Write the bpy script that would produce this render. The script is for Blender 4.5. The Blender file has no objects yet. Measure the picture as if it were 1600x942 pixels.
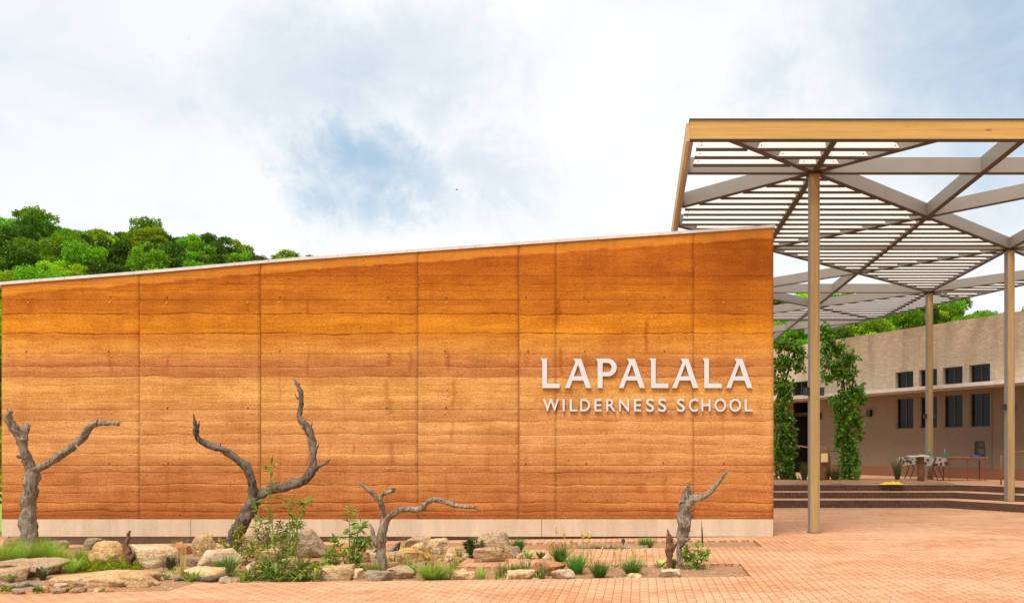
import bpy, bmesh, math, random
import numpy as np
from mathutils import Vector, Matrix, noise
random.seed(7); RNG = np.random.default_rng(7)
SC = bpy.context.scene; COL = SC.collection
R = math.radians
# ------------------------------------------------------------------ camera
CX, HY, F, EYE = 1000.0, 700.0, 1340.0, 1.6        # principal point and focal length in photo pixels
cd = bpy.data.cameras.new('camera'); cam = bpy.data.objects.new('camera', cd); COL.objects.link(cam)
cam.location = (0, 0, EYE); cam.rotation_euler = (R(90), 0, 0)
cd.sensor_width = 36; cd.sensor_fit = 'HORIZONTAL'; cd.lens = F/1600*36
cd.shift_x = -(CX-800)/1600; cd.shift_y = (HY-471)/1600
cd.clip_start = 0.1; cd.clip_end = 3000
SC.camera = cam
# ------------------------------------------------------------------ light
SUN_EL, SUN_AZ = R(63), R(204)                      # azimuth clockwise from +Y: behind the camera, a little left
sd = bpy.data.lights.new('sun', 'SUN'); sun = bpy.data.objects.new('sun', sd); COL.objects.link(sun)
sd.energy = 1.5; sd.angle = R(24); sd.color = (1.0, 0.93, 0.82)
sdir = Vector((math.sin(SUN_AZ)*math.cos(SUN_EL), math.cos(SUN_AZ)*math.cos(SUN_EL), math.sin(SUN_EL)))
sun.rotation_euler = (-sdir).to_track_quat('-Z', 'Y').to_euler(); sun.location = (0, -10, 40)
W = bpy.data.worlds.new('World'); SC.world = W; W.use_nodes = True
vs = SC.view_settings; vs.view_transform = 'Standard'; vs.look = 'None'; vs.exposure = 1.70; vs.gamma = 1.0
vs.use_curve_mapping = False
try:
    SC.cycles.use_denoising = True; SC.cycles.max_bounces = 6; SC.cycles.transparent_max_bounces = 8
except Exception: pass

def N(nt, typ, ins=None, **attrs):
    n = nt.nodes.new(typ)
    for k, v in attrs.items(): setattr(n, k, v)
    for k, v in (ins or {}).items():
        s = n.inputs[k]
        if isinstance(v, bpy.types.NodeSocket): nt.links.new(v, s)
        else: s.default_value = v
    return n
def math_(nt, op, a, b=None, c=None, clamp=False):
    ins = {0: a}
    if b is not None: ins[1] = b
    if c is not None: ins[2] = c
    return N(nt, 'ShaderNodeMath', ins, operation=op, use_clamp=clamp).outputs[0]
def noise_(nt, vec, scale=1.0, detail=4.0, rough=0.55, dist=0.0, out=0):
    return N(nt, 'ShaderNodeTexNoise', {'Vector': vec, 'Scale': scale, 'Detail': detail, 'Roughness': rough, 'Distortion': dist}).outputs[out]
def vmul(nt, v, s): return N(nt, 'ShaderNodeVectorMath', {0: v, 1: s}, operation='MULTIPLY').outputs[0]
def ramp(nt, fac, stops, interp='LINEAR'):
    n = N(nt, 'ShaderNodeValToRGB', {'Fac': fac}); cr = n.color_ramp; cr.interpolation = interp
    while len(cr.elements) < len(stops): cr.elements.new(0.5)
    for e, (p, c) in zip(cr.elements, stops):
        e.position = p; e.color = (c, c, c, 1) if isinstance(c, (int, float)) else (*c, 1)
    return n.outputs[0]
def mix(nt, fac, a, b, blend='MIX'):
    n = N(nt, 'ShaderNodeMix', data_type='RGBA', blend_type=blend)
    for s, v in ((n.inputs[0], fac), (n.inputs[6], a), (n.inputs[7], b)):
        if isinstance(v, bpy.types.NodeSocket): nt.links.new(v, s)
        elif isinstance(v, (int, float)): s.default_value = v if s.type == 'VALUE' else (v, v, v, 1)
        else: s.default_value = (*v, 1)
    return n.outputs[2]
def lin(*c): return tuple(((x/255)/12.92 if x/255 <= .04045 else ((x/255+.055)/1.055)**2.4) for x in c)

# ------------------------------------------------------------------ sky: bright broken cloud over a clear sky
nt = W.node_tree; nt.nodes.clear()
tc = N(nt, 'ShaderNodeTexCoord').outputs['Generated']
sky = N(nt, 'ShaderNodeTexSky', sky_type='NISHITA', sun_disc=False, sun_elevation=SUN_EL, sun_rotation=SUN_AZ)
bg1 = N(nt, 'ShaderNodeBackground', {'Color': sky.outputs[0], 'Strength': 0.10})
dirn = N(nt, 'ShaderNodeVectorMath', {0: tc}, operation='NORMALIZE').outputs[0]
sxyz = N(nt, 'ShaderNodeSeparateXYZ', {0: dirn})
zz = math_(nt, 'MAXIMUM', sxyz.outputs[2], 0.0)
den = math_(nt, 'ADD', zz, 0.25)
pl = N(nt, 'ShaderNodeCombineXYZ', {0: math_(nt, 'DIVIDE', sxyz.outputs[0], den), 1: math_(nt, 'DIVIDE', sxyz.outputs[1], den), 2: 0.37}).outputs[0]
n1 = noise_(nt, pl, .9, 7, .55, .5)
n2 = noise_(nt, pl, 3.4, 8, .6, .4)
def px_dir(x, y): return Vector((x-CX, F, HY-y)).normalized()
w1 = N(nt, 'ShaderNodeVectorMath', {0: noise_(nt, dirn, 3.2, 8, .62, .6, 1), 1: (.5, .5, .5)}, operation='SUBTRACT').outputs[0]
w2 = N(nt, 'ShaderNodeVectorMath', {0: noise_(nt, dirn, 14.0, 8, .65, .4, 1), 1: (.5, .5, .5)}, operation='SUBTRACT').outputs[0]
dw = N(nt, 'ShaderNodeVectorMath', {0: dirn, 1: vmul(nt, w1, (.15, .15, .15))}, operation='ADD').outputs[0]
dw = N(nt, 'ShaderNodeVectorMath', {0: dw, 1: vmul(nt, w2, (.15, .15, .15))}, operation='ADD').outputs[0]
gaps = None     # breaks in the cloud: (photo pixel, angular size, flattening, depth)
for x, y, rad, fl, amp in ((520, 125, .10, 1.7, .50), (630, 100, .08, 2.0, .42), (450, 85, .05, 2.2, .25), (525, 275, .060, 1.1, .80), (575, 290, .060, 1.4, .80), (640, 300, .045, 1.8, .55), (515, 225, .045, .8, .60), (760, 280, .055, 1.6, .36),
                       (1590, 60, .22, 1.0, .80), (1490, 0, .13, 1.4, .55), (1600, 170, .13, 1.2, .60), (1230, 105, .06, 1.2, .32), (110, 55, .20, 1.8, .16), (262, 48, .028, .7, .55)):
    v = N(nt, 'ShaderNodeVectorMath', {0: dw, 1: px_dir(x, y)}, operation='SUBTRACT').outputs[0]
    d = N(nt, 'ShaderNodeVectorMath', {0: vmul(nt, v, (1/fl, 1.0, 1.0))}, operation='LENGTH').outputs['Value']
    g = math_(nt, 'MULTIPLY', N(nt, 'ShaderNodeMapRange', {0: d, 1: 0.1*rad, 2: 1.2*rad, 3: 1.0, 4: 0.0}, interpolation_type='SMOOTHSTEP').outputs[0], amp)
    gaps = g if gaps is None else math_(nt, 'MAXIMUM', gaps, g)
wide = N(nt, 'ShaderNodeMapRange', {0: n1, 1: .52, 2: .80, 3: 0.0, 4: .26}, interpolation_type='SMOOTHSTEP').outputs[0]
thin = N(nt, 'ShaderNodeMapRange', {0: n2, 1: .40, 2: .75, 3: 0.0, 4: .13}, interpolation_type='SMOOTHSTEP').outputs[0]
gap = math_(nt, 'MAXIMUM', math_(nt, 'MULTIPLY', gaps, math_(nt, 'ADD', .45, math_(nt, 'MULTIPLY', n2, .95))), math_(nt, 'MULTIPLY', wide, .6), clamp=True)
gap = math_(nt, 'ADD', gap, thin, clamp=True)
cloudc = mix(nt, gap, (0.312, 0.316, 0.319), (0.118, 0.160, 0.188))
bg2 = N(nt, 'ShaderNodeBackground', {'Color': cloudc, 'Strength': 1.0})
msh = N(nt, 'ShaderNodeMixShader', {0: math_(nt, 'SUBTRACT', 1.0, math_(nt, 'MULTIPLY', gap, .22)), 1: bg1.outputs[0], 2: bg2.outputs[0]})
wo = N(nt, 'ShaderNodeOutputWorld', {0: msh.outputs[0]})

# ------------------------------------------------------------------ helpers
def smooth(a, b, x):
    t = min(1, max(0, (x-a)/(b-a))); return t*t*(3-2*t)
def gz(x): return -0.012*max(0.0, 2.4-max(x, -13.0))           # the court falls gently to the left
def P(x, y, Y): return Vector(((x-CX)*Y/F, Y, EYE+(HY-y)*Y/F))  # photo pixel at a known distance
def on_ground(x, y, z=None):
    X, zz = (x-CX)*12/F, 0
    for _ in range(6):
        zz = gz(X) if z is None else z
        Y = (EYE-zz)*F/(y-HY); X = (x-CX)*Y/F
    return Vector((X, Y, zz))
def tag(o, label=None, cat=None, group=None, kind=None):
    for k, v in (('label', label), ('category', cat), ('group', group), ('kind', kind)):
        if v: o[k] = v
    return o
def empty(name, loc, label, cat, group=None, rz=0):
    o = bpy.data.objects.new(name, None); COL.objects.link(o); o.location = loc; o.rotation_euler = (0, 0, rz)
    o.empty_display_size = .1
    return tag(o, label, cat, group)
def link(name, me, parent=None, loc=None):
    o = bpy.data.objects.new(name, me); COL.objects.link(o)
    if parent is not None: o.parent = parent
    if loc is not None: o.location = loc
    return o
class MB:
    def __init__(s): s.v = []; s.f = []; s.m = []
    def add(s, vs, fs, m=0):
        b = len(s.v); s.v += [tuple(v) for v in vs]; s.f += [tuple(i+b for i in f) for f in fs]; s.m += [m]*len(fs); return s
    def box(s, a, b, m=0, mat=None):
        x0, y0, z0 = a; x1, y1, z1 = b
        vs = [(x0,y0,z0),(x1,y0,z0),(x1,y1,z0),(x0,y1,z0),(x0,y0,z1),(x1,y0,z1),(x1,y1,z1),(x0,y1,z1)]
        if mat is not None: vs = [mat @ Vector(v) for v in vs]
        return s.add(vs, [(0,3,2,1),(4,5,6,7),(0,1,5,4),(1,2,6,5),(2,3,7,6),(3,0,4,7)], m)
    def prism(s, poly, z0, z1, m=0):
        n = len(poly); vs = [(x,y,z0) for x,y in poly]+[(x,y,z1) for x,y in poly]
        return s.add(vs, [tuple(range(n))[::-1], tuple(range(n,2*n))]+[(i,(i+1)%n,n+(i+1)%n,n+i) for i in range(n)], m)
    def tube(s, pts, rads, n=8, m=0, rough=0.0, seed=0, cap=True):
        pts = [Vector(p) for p in pts]; rings = []; b0 = len(s.v)
        t0 = (pts[1]-pts[0]).normalized(); u = t0.orthogonal().normalized()
        for i, p in enumerate(pts):
            t = (pts[min(i+1,len(pts)-1)]-pts[max(i-1,0)]).normalized()
            u = (u-t*u.dot(t)).normalized(); w = t.cross(u)
            for k in range(n):
                a = 2*math.pi*k/n; d = u*math.cos(a)+w*math.sin(a); r = rads[i]
                if rough:
                    q = p+d*r
                    tw = a+i*.06; r *= 1-(.55*rough*max(0, math.sin(2.5*tw+seed+2*noise.noise(Vector((seed, i*.1, 0)))))**6 if rough > .2 else 0)+rough*(noise.noise(Vector((math.cos(tw)*2.6+seed, math.sin(tw)*2.6, i*.16)))*1.3+noise.noise(q*9)*.8+noise.noise(q*24)*.5)
                s.v.append(tuple(p+d*r))
        L = len(pts)
        for i in range(L-1):
            for k in range(n):
                s.f.append((b0+i*n+k, b0+i*n+(k+1)%n, b0+(i+1)*n+(k+1)%n, b0+(i+1)*n+k)); s.m.append(m)
        if cap:
            s.f.append(tuple(b0+k for k in range(n))[::-1]); s.f.append(tuple(b0+(L-1)*n+k for k in range(n))); s.m += [m, m]
        return s
    def mesh(s, name, mats, smooth_=False):
        me = bpy.data.meshes.new(name); me.from_pydata(s.v, [], s.f)
        for mt in (mats if isinstance(mats, (list, tuple)) else [mats]): me.materials.append(mt)
        me.polygons.foreach_set('material_index', s.m)
        if smooth_: me.polygons.foreach_set('use_smooth', [True]*len(s.f))
        me.update(); return me
    def obj(s, name, mats, parent=None, smooth_=False, loc=None): return link(name, s.mesh(name, mats, smooth_), parent, loc)
def spline(pts, k=5):
    """Catmull-Rom through rows of floats"""
    a = np.array(pts, float); out = []
    for i in range(len(a)-1):
        p0, p1, p2, p3 = a[max(i-1,0)], a[i], a[i+1], a[min(i+2,len(a)-1)]
        for j in range(k):
            t = j/k
            out.append(.5*((2*p1)+(p2-p0)*t+(2*p0-5*p1+4*p2-p3)*t*t+(3*p1-p0-3*p2+p3)*t**3))
    out.append(a[-1]); return out
def np_mesh(name, V, Fq, mats, mi=None):
    """V (n,3), Fq (m,4) quads -> mesh, quickly"""
    me = bpy.data.meshes.new(name); m, k = Fq.shape
    me.vertices.add(len(V)); me.vertices.foreach_set('co', np.asarray(V, np.float32).ravel())
    me.loops.add(m*k); me.loops.foreach_set('vertex_index', Fq.astype(np.int32).ravel())
    me.polygons.add(m); me.polygons.foreach_set('loop_start', np.arange(0, m*k, k, dtype=np.int32))
    for mt in (mats if isinstance(mats, (list, tuple)) else [mats]): me.materials.append(mt)
    if mi is not None: me.polygons.foreach_set('material_index', np.asarray(mi, np.int32))
    me.update(calc_edges=True); me.validate(); return me
def unit(v): return v/np.maximum(np.linalg.norm(v, axis=1, keepdims=True), 1e-9)
def leaf_arrays(C, D, length, width, up=None):
    """a folded diamond leaf (two quads) at each centre C along D"""
    n = len(C); D = unit(D); A = RNG.normal(size=(n, 3)) if up is None else up
    S = unit(np.cross(D, A)); U = np.cross(S, D)
    L = (length*np.ones(n))[:, None]; Wd = (width*np.ones(n))[:, None]
    b = C-D*L*.5; t = C+D*L*.5-U*L*.12; mid = C+D*L*.02
    l = mid+S*Wd*.5+U*Wd*.14; r = mid-S*Wd*.5+U*Wd*.14; 
    V = np.stack([b, l, t, r], 1).reshape(-1, 3)
    Fq = (np.arange(n)*4)[:, None]+np.array([[0, 1, 2, 3]])
    return V, Fq

# ------------------------------------------------------------------ materials
def mat(name):
    m = bpy.data.materials.new(name); m.use_nodes = True; nt = m.node_tree
    b = nt.nodes['Principled BSDF']; b.inputs['Roughness'].default_value = .8
    return m, nt, b
def setc(nt, b, c): nt.links.new(c, b.inputs['Base Color'])
def bump(nt, b, h, dist=.01, strength=1.0):
    n = N(nt, 'ShaderNodeBump', {'Height': h, 'Distance': dist, 'Strength': strength}); nt.links.new(n.outputs[0], b.inputs['Normal'])
def pos_(nt): return N(nt, 'ShaderNodeNewGeometry').outputs['Position']
def obj_(nt): return N(nt, 'ShaderNodeTexCoord').outputs['Object']
def simple(name, c, rough=.6, metal=0, var=.15, scale=8.0, bmp=0.0, bscale=60.0, stretch=(1, 1, 1), spec=None):
    m, nt, b = mat(name); p = vmul(nt, obj_(nt), stretch)
    n = noise_(nt, p, scale, 5)
    setc(nt, b, mix(nt, n, tuple(x*(1-var) for x in c), tuple(min(1, x*(1+var)) for x in c)))
    b.inputs['Roughness'].default_value = rough; b.inputs['Metallic'].default_value = metal
    if spec is not None: b.inputs['Specular IOR Level'].default_value = spec
    if bmp: bump(nt, b, noise_(nt, p, bscale, 5), bmp)
    return m
def leafmat(name, c1, c2, trans=.35, rough=.5, scale=1.2):
    m, nt, b = mat(name); g = N(nt, 'ShaderNodeNewGeometry')
    oi = N(nt, 'ShaderNodeObjectInfo')
    f = math_(nt, 'ADD', math_(nt, 'MULTIPLY', g.outputs['Random Per Island'], .65), math_(nt, 'MULTIPLY', noise_(nt, g.outputs['Position'], scale, 3), .5), clamp=True)
    c = mix(nt, f, c1, c2)
    hs = N(nt, 'ShaderNodeHueSaturation', {'Hue': math_(nt, 'ADD', .485, math_(nt, 'MULTIPLY', oi.outputs['Random'], .03)), 'Saturation': 1.0,
            'Value': math_(nt, 'ADD', .62, math_(nt, 'MULTIPLY', oi.outputs['Random'], .62)), 'Color': c}).outputs[0]
    setc(nt, b, hs); b.inputs['Roughness'].default_value = rough; b.inputs['Specular IOR Level'].default_value = .12
    tr = N(nt, 'ShaderNodeBsdfTranslucent', {'Color': hs})
    ms = N(nt, 'ShaderNodeMixShader', {0: trans, 1: b.outputs[0], 2: tr.outputs[0]})
    nt.links.new(ms.outputs[0], nt.nodes['Material Output'].inputs[0]); return m

def wall_y(y): return EYE+(HY-y)/F*15.6
def rammed():
    m, nt, b = mat('rammed_earth'); p = pos_(nt); s = N(nt, 'ShaderNodeSeparateXYZ', {0: p}); x, z = s.outputs[0], s.outputs[2]
    xz = lambda a, c, o=0.0: N(nt, 'ShaderNodeCombineXYZ', {0: math_(nt, 'MULTIPLY', x, a), 1: o, 2: math_(nt, 'MULTIPLY', z, c)}).outputs[0]
    cen = lambda v, k: math_(nt, 'MULTIPLY', math_(nt, 'SUBTRACT', v, .5), k)
    # every panel was rammed on its own: shift the strata from panel to panel
    jid = None
    for j, px in enumerate((218, 407, 653, 811, 1084)):
        st = math_(nt, 'GREATER_THAN', x, (px-CX)*15.6/F); st = math_(nt, 'MULTIPLY', st, (1.7, 2.3, -1.1, 2.9, 1.3)[j])
        jid = st if jid is None else math_(nt, 'ADD', jid, st)
    offw = N(nt, 'ShaderNodeCombineXYZ', {0: math_(nt, 'MULTIPLY', jid, 5.3), 1: 0.0, 2: math_(nt, 'MULTIPLY', jid, 2.1)}).outputs[0]
    addw = lambda v: N(nt, 'ShaderNodeVectorMath', {0: v, 1: offw}, operation='ADD').outputs[0]
    wav = noise_(nt, addw(xz(.7, 1.6, 3.0)), 1.0, 5, .6)
    wav2 = noise_(nt, addw(xz(3.0, 3.0, 9.0)), 1.0, 5, .65)
    zw = math_(nt, 'ADD', z, math_(nt, 'ADD', cen(wav, .15), cen(wav2, .06)))
    t = lambda v: N(nt, 'ShaderNodeMapRange', {0: v, 1: 0.2, 2: 5.8}).outputs[0]
    zt = lambda y: (wall_y(y)-.2)/5.6
    A = lambda r, g, bb: tuple(c*k for c, k in zip(lin(r, g, bb), (1.08, 1.52, 1.66)))
    bands = [(812, (166, 80, 30)), (799, (172, 84, 34)), (787, (194, 102, 44)), (770, (188, 98, 44)), (757, (200, 110, 50)), (740, (188, 100, 46)), (727, (200, 112, 54)),
             (710, (212, 124, 60)), (690, (208, 120, 60)), (662, (214, 128, 62)), (648, (200, 114, 56)), (638, (214, 130, 62)), (612, (220, 134, 60)), (594, (212, 126, 56)), (586, (192, 106, 48)),
             (572, (190, 102, 46)), (558, (198, 108, 46)), (548, (208, 118, 44)), (524, (212, 118, 38)), (516, (218, 120, 28)), (494, (214, 116, 26)), (486, (200, 104, 26)), (470, (196, 100, 26)), (455, (204, 106, 24)), (430, (184, 88, 22)), (360, (190, 92, 22))]
    base = ramp(nt, t(zw), [(zt(y), tuple(min(.92, k*(.90 if y < 530 else 1.0)*q) for k, q in zip(A(*c), (1, 1, 1.05) if y < 530 else (1.03, 1.14, 1.55)))) for y, c in bands])
    # blotches and strata
    off = N(nt, 'ShaderNodeCombineXYZ', {0: math_(nt, 'MULTIPLY', jid, 3.1), 1: jid, 2: math_(nt, 'MULTIPLY', jid, .37)}).outputs[0]
    addv = lambda a, c: N(nt, 'ShaderNodeVectorMath', {0: a, 1: c}, operation='ADD').outputs[0]
    zq = lambda a, c, o: N(nt, 'ShaderNodeCombineXYZ', {0: math_(nt, 'MULTIPLY', x, a), 1: o, 2: math_(nt, 'MULTIPLY', zw, c)}).outputs[0]
    s1 = noise_(nt, addv(zq(.30, 4.5, 0.0), off), 1.0, 7, .68, .2)
    s2 = noise_(nt, addv(zq(2.6, 13.0, 5.0), off), 1.0, 8, .78, .5)
    bl = noise_(nt, addv(xz(1.1, 1.9, 2.0), off), 1.0, 7, .68)
    fine = noise_(nt, xz(26, 30, 1.0), 1.0, 6, .8)
    c = mix(nt, ramp(nt, s1, [(.36, .0), (.64, 1.0)]), mix(nt, 1.0, base, (.76, .67, .60), 'MULTIPLY'), mix(nt, 1.0, base, (1.04, 1.09, 1.15), 'MULTIPLY'))
    c = mix(nt, math_(nt, 'MULTIPLY', ramp(nt, s2, [(.38, 1.0), (.52, 0.0)]), .36), c, mix(nt, 1.0, base, (.66, .52, .42), 'MULTIPLY'))
    c = mix(nt, math_(nt, 'MULTIPLY', ramp(nt, bl, [(.48, 0.0), (.64, 1.0)]), .6), c, mix(nt, 1.0, base, (.66, .54, .46), 'MULTIPLY'))
    c = mix(nt, math_(nt, 'MULTIPLY', ramp(nt, bl, [(.28, 1.0), (.44, 0.0)]), .3), c, mix(nt, 1.0, base, (1.12, 1.2, 1.3), 'MULTIPLY'))
    c = mix(nt, .72, c, mix(nt, ramp(nt, fine, [(.34, 0.0), (.66, 1.0)]), mix(nt, 1.0, c, (.52, .44, .38), 'MULTIPLY'), mix(nt, 1.0, c, (1.22, 1.3, 1.3), 'MULTIPLY')))
    # each rammed lift is paler and drier at its top, denser and darker towards the joint below it
    lifts = [812, 799, 785, 769, 757, 738, 727, 709, 694, 679, 658, 640, 615, 589, 573, 553]
    st = []
    for a_, b__ in zip(lifts[:-1], lifts[1:]): st += [(zt(a_)+.0004, .0), (zt(b__)-.0004, 1.0)]
    lift = ramp(nt, t(zw), st)
    c = mix(nt, math_(nt, 'MULTIPLY', math_(nt, 'SUBTRACT', 1.0, lift), math_(nt, 'MULTIPLY', bl, .75)), c, mix(nt, 1.0, c, (.70, .58, .50), 'MULTIPLY'))
    c = mix(nt, math_(nt, 'MULTIPLY', math_(nt, 'MULTIPLY', lift, math_(nt, 'LESS_THAN', zw, wall_y(553))), .35), c, mix(nt, 1.0, c, (1.16, 1.3, 1.45), 'MULTIPLY'))
    # lift lines: wavy day joints and straight form-board lines, both broken along their length
    def lines(zs, lst, half):
        tot = None
        for y, k in lst:
            d = math_(nt, 'ABSOLUTE', math_(nt, 'SUBTRACT', zs, wall_y(y)))
            v = math_(nt, 'MULTIPLY', N(nt, 'ShaderNodeMapRange', {0: d, 1: half*.25, 2: half, 3: 1.0, 4: 0.0}).outputs[0], k)
            tot = v if tot is None else math_(nt, 'MAXIMUM', tot, v)
        return tot
    wl = lines(zw, ((491, 1), (521.5, 1), (589, .5), (602, .25), (618, .3), (629, .25), (658, .3), (679, .4), (694, .22), (709, .3), (738, .35), (757, .5), (769, .3), (785, .75), (799, .65), (445, .35), (455, .3), (573, .4)), .019)
    sl = lines(math_(nt, 'ADD', z, cen(wav2, .008)), ((469, .8), (553, .7), (640, .8), (727, .8), (806, .5), (432, .4)), .011)
    brk = ramp(nt, noise_(nt, addw(xz(1.6, 5.0, 7.0)), 1.0, 6, .7), [(.38, .04), (.60, 1.0)])
    ln = math_(nt, 'MAXIMUM', math_(nt, 'MULTIPLY', wl, brk), math_(nt, 'MULTIPLY', sl, math_(nt, 'MULTIPLY', math_(nt, 'ADD', brk, .35), .62)), clamp=True)
    c = mix(nt, math_(nt, 'MULTIPLY', ln, .72), c, mix(nt, 1.0, base, (.34, .23, .16), 'MULTIPLY'))
    # pale lip just above each wavy joint
    # top band that follows the slope
    dt = N(nt, 'ShaderNodeAttribute', attribute_name='dtop').outputs['Fac']
    dtw = math_(nt, 'ADD', dt, math_(nt, 'ADD', cen(wav2, .09), cen(bl, .14)))
    band = N(nt, 'ShaderNodeMapRange', {0: dtw, 1: .17, 2: .20, 3: 1.0, 4: 0.0}).outputs[0]
    edge = math_(nt, 'MULTIPLY', N(nt, 'ShaderNodeMapRange', {0: math_(nt, 'ABSOLUTE', math_(nt, 'SUBTRACT', dtw, .20)), 1: .004, 2: .05, 3: 1.0, 4: 0.0}).outputs[0], math_(nt, 'MULTIPLY', brk, .55))
    c = mix(nt, math_(nt, 'MULTIPLY', band, .45), c, mix(nt, fine, A(196, 108, 36), A(224, 134, 50)))
    c = mix(nt, edge, c, mix(nt, 1.0, base, (.48, .36, .28), 'MULTIPLY'))
    # rain streaks
    stk = noise_(nt, addw(xz(5.5, .45, 11.0)), 1.0, 6, .7)
    c = mix(nt, math_(nt, 'MULTIPLY', ramp(nt, stk, [(.50, 0.0), (.66, 1.0)]), math_(nt, 'MULTIPLY', bl, .55)), c, mix(nt, 1.0, c, (.66, .56, .50), 'MULTIPLY'))
    c = mix(nt, math_(nt, 'MULTIPLY', ramp(nt, stk, [(.30, 1.0), (.42, 0.0)]), .30), c, mix(nt, 1.0, c, (1.14, 1.22, 1.35), 'MULTIPLY'))
    # damp trails below tie holes and along healed cracks
    wx_ = lambda px: (px-CX)*15.6/F
    xw = math_(nt, 'ADD', x, math_(nt, 'ADD', cen(noise_(nt, xz(.6, 3.2, 21.0), 1.0, 3, .5), .16), cen(noise_(nt, xz(6.0, 14.0, 17.0), 1.0, 3, .6), .05)))
    tr_ = None
    for px, y0, y1, w, k in ((1010, 494, 556, 2.6, 1), (871, 462, 510, 3.5, .9), (876, 538, 590, 3.0, .9), (605, 590, 632, 3.2, .8), (609, 620, 650, 4, .8), (709, 588, 640, 2.6, .8), (700, 545, 580, 3.5, .9), (606, 548, 575, 2.5, .8),
                             (552, 688, 718, 1.8, .7), (613, 686, 730, 3.6, .8), (763, 690, 745, 4.5, .55), (262, 728, 800, 1.8, .6), (706, 655, 690, 2.0, .7), (481, 465, 500, 2.0, .6), (482, 545, 590, 2.2, .6), (480, 640, 800, 2.2, .4), (388, 470, 492, 2.4, .6), (172, 552, 590, 2.5, .6),
                             (262, 552, 580, 3.0, .6), (640, 545, 585, 2.0, .7), (823, 548, 575, 2.5, .6), (1038, 735, 790, 3.5, .45), (999, 752, 772, 8, .75), (45, 470, 490, 5, .5), (437, 552, 640, 1.6, .4), (437, 690, 800, 1.6, .4), (697, 730, 800, 2.0, .45), (914, 552, 600, 2.2, .45), (1130, 640, 690, 2.5, .45), (606, 730, 800, 2.2, .4)):
        dx_ = math_(nt, 'ABSOLUTE', math_(nt, 'SUBTRACT', xw, wx_(px))); hw = w/86*1.9
        a_ = N(nt, 'ShaderNodeMapRange', {0: dx_, 1: hw*.15, 2: hw, 3: k, 4: 0.0}).outputs[0]
        zc, zh = (wall_y(y0)+wall_y(y1))/2, (wall_y(y0)-wall_y(y1))/2
        e_ = N(nt, 'ShaderNodeMapRange', {0: math_(nt, 'ABSOLUTE', math_(nt, 'SUBTRACT', zw, zc)), 1: zh*.6, 2: zh, 3: 1.0, 4: 0.0}).outputs[0]
        v = math_(nt, 'MULTIPLY', a_, e_); tr_ = v if tr_ is None else math_(nt, 'MAXIMUM', tr_, v)
    c = mix(nt, math_(nt, 'MULTIPLY', tr_, ramp(nt, s2, [(.30, 1.0), (.66, .5)])), c, mix(nt, 1.0, base, (.46, .29, .19), 'MULTIPLY'))
    # pits
    vo = N(nt, 'ShaderNodeTexVoronoi', {'Vector': xz(7, 8), 'Scale': 1.0, 'Randomness': 1.0})
    pit = math_(nt, 'MULTIPLY', math_(nt, 'LESS_THAN', vo.outputs['Distance'], .10), math_(nt, 'GREATER_THAN', noise_(nt, xz(1.3, 2.0, 4.0), 1.0, 3), .52))
    c = mix(nt, math_(nt, 'MULTIPLY', pit, .6), c, (.10, .035, .012))
    setc(nt, b, c); b.inputs['Roughness'].default_value = .92; b.inputs['Specular IOR Level'].default_value = .15
    h = math_(nt, 'ADD', math_(nt, 'MULTIPLY', s2, .9), math_(nt, 'ADD', math_(nt, 'MULTIPLY', fine, .35), math_(nt, 'MULTIPLY', math_(nt, 'ADD', ln, pit), -1.0)))
    bump(nt, b, h, .016, .9); return m
M_RAM = rammed()
def concrete(name, c, streak=True):
    m, nt, b = mat(name); p = pos_(nt)
    a = noise_(nt, vmul(nt, p, (2.2, 2.2, .35)), 2.0, 6, .6); f = noise_(nt, p, 24.0, 5, .6); l = noise_(nt, p, .8, 4, .6)
    k = mix(nt, ramp(nt, a, [(.35, 0.0), (.65, 1.0)]), tuple(x*.76 for x in c), c)
    k = mix(nt, math_(nt, 'MULTIPLY', ramp(nt, l, [(.5, 0.0), (.72, 1.0)]), .5), k, (c[0]*.72, c[1]*.60, c[2]*.48))
    k = mix(nt, .25, k, mix(nt, f, tuple(x*.6 for x in c), tuple(min(1, x*1.3) for x in c)))
    setc(nt, b, k); b.inputs['Roughness'].default_value = .85; bump(nt, b, f, .004); return m
M_PLINTH = concrete('plinth_concrete', (.62, .49, .35))
M_FOOT = concrete('footing_concrete', (.30, .24, .20))
M_COPING = concrete('coping_concrete', (.62, .60, .58))
M_SLAB = concrete('slab_concrete', (.62, .58, .52))
def pine(name, c1, c2, axis):
    """axis: direction of the grain"""
    m, nt, b = mat(name); p = obj_(nt); st = [22.0]*3; st[axis] = .9
    g = noise_(nt, vmul(nt, p, st), 1.0, 5, .6, .3); bl = noise_(nt, vmul(nt, p, (.9, .9, .9)), 1.0, 3)
    c = mix(nt, ramp(nt, g, [(.3, 0.0), (.7, 1.0)]), c1, c2)
    c = mix(nt, math_(nt, 'MULTIPLY', bl, .35), c, tuple(x*.72 for x in c1))
    ks = [4.0]*3; ks[1] = 0.0 if axis != 1 else 1.5; ks[axis] = 1.5; ks[0] = 0.0 if axis == 1 else ks[0]
    vo = N(nt, 'ShaderNodeTexVoronoi', {'Vector': vmul(nt, p, ks), 'Scale': 1.0})
    kn = N(nt, 'ShaderNodeMapRange', {0: vo.outputs['Distance'], 1: .03, 2: .12, 3: .9, 4: 0.0}).outputs[0]
    kn = math_(nt, 'MULTIPLY', kn, math_(nt, 'GREATER_THAN', N(nt, 'ShaderNodeSeparateXYZ', {0: vo.outputs['Color']}).outputs[0], .35))
    c = mix(nt, kn, c, (.20, .085, .025))
    setc(nt, b, c); b.inputs['Roughness'].default_value = .6; bump(nt, b, g, .002); return m
M_PINE_X = pine('pine_beam', lin(172, 132, 58), lin(198, 160, 88), 0)
M_PINE_Y = pine('pine_side_beam', lin(186, 152, 104), lin(208, 178, 134), 1)
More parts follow.
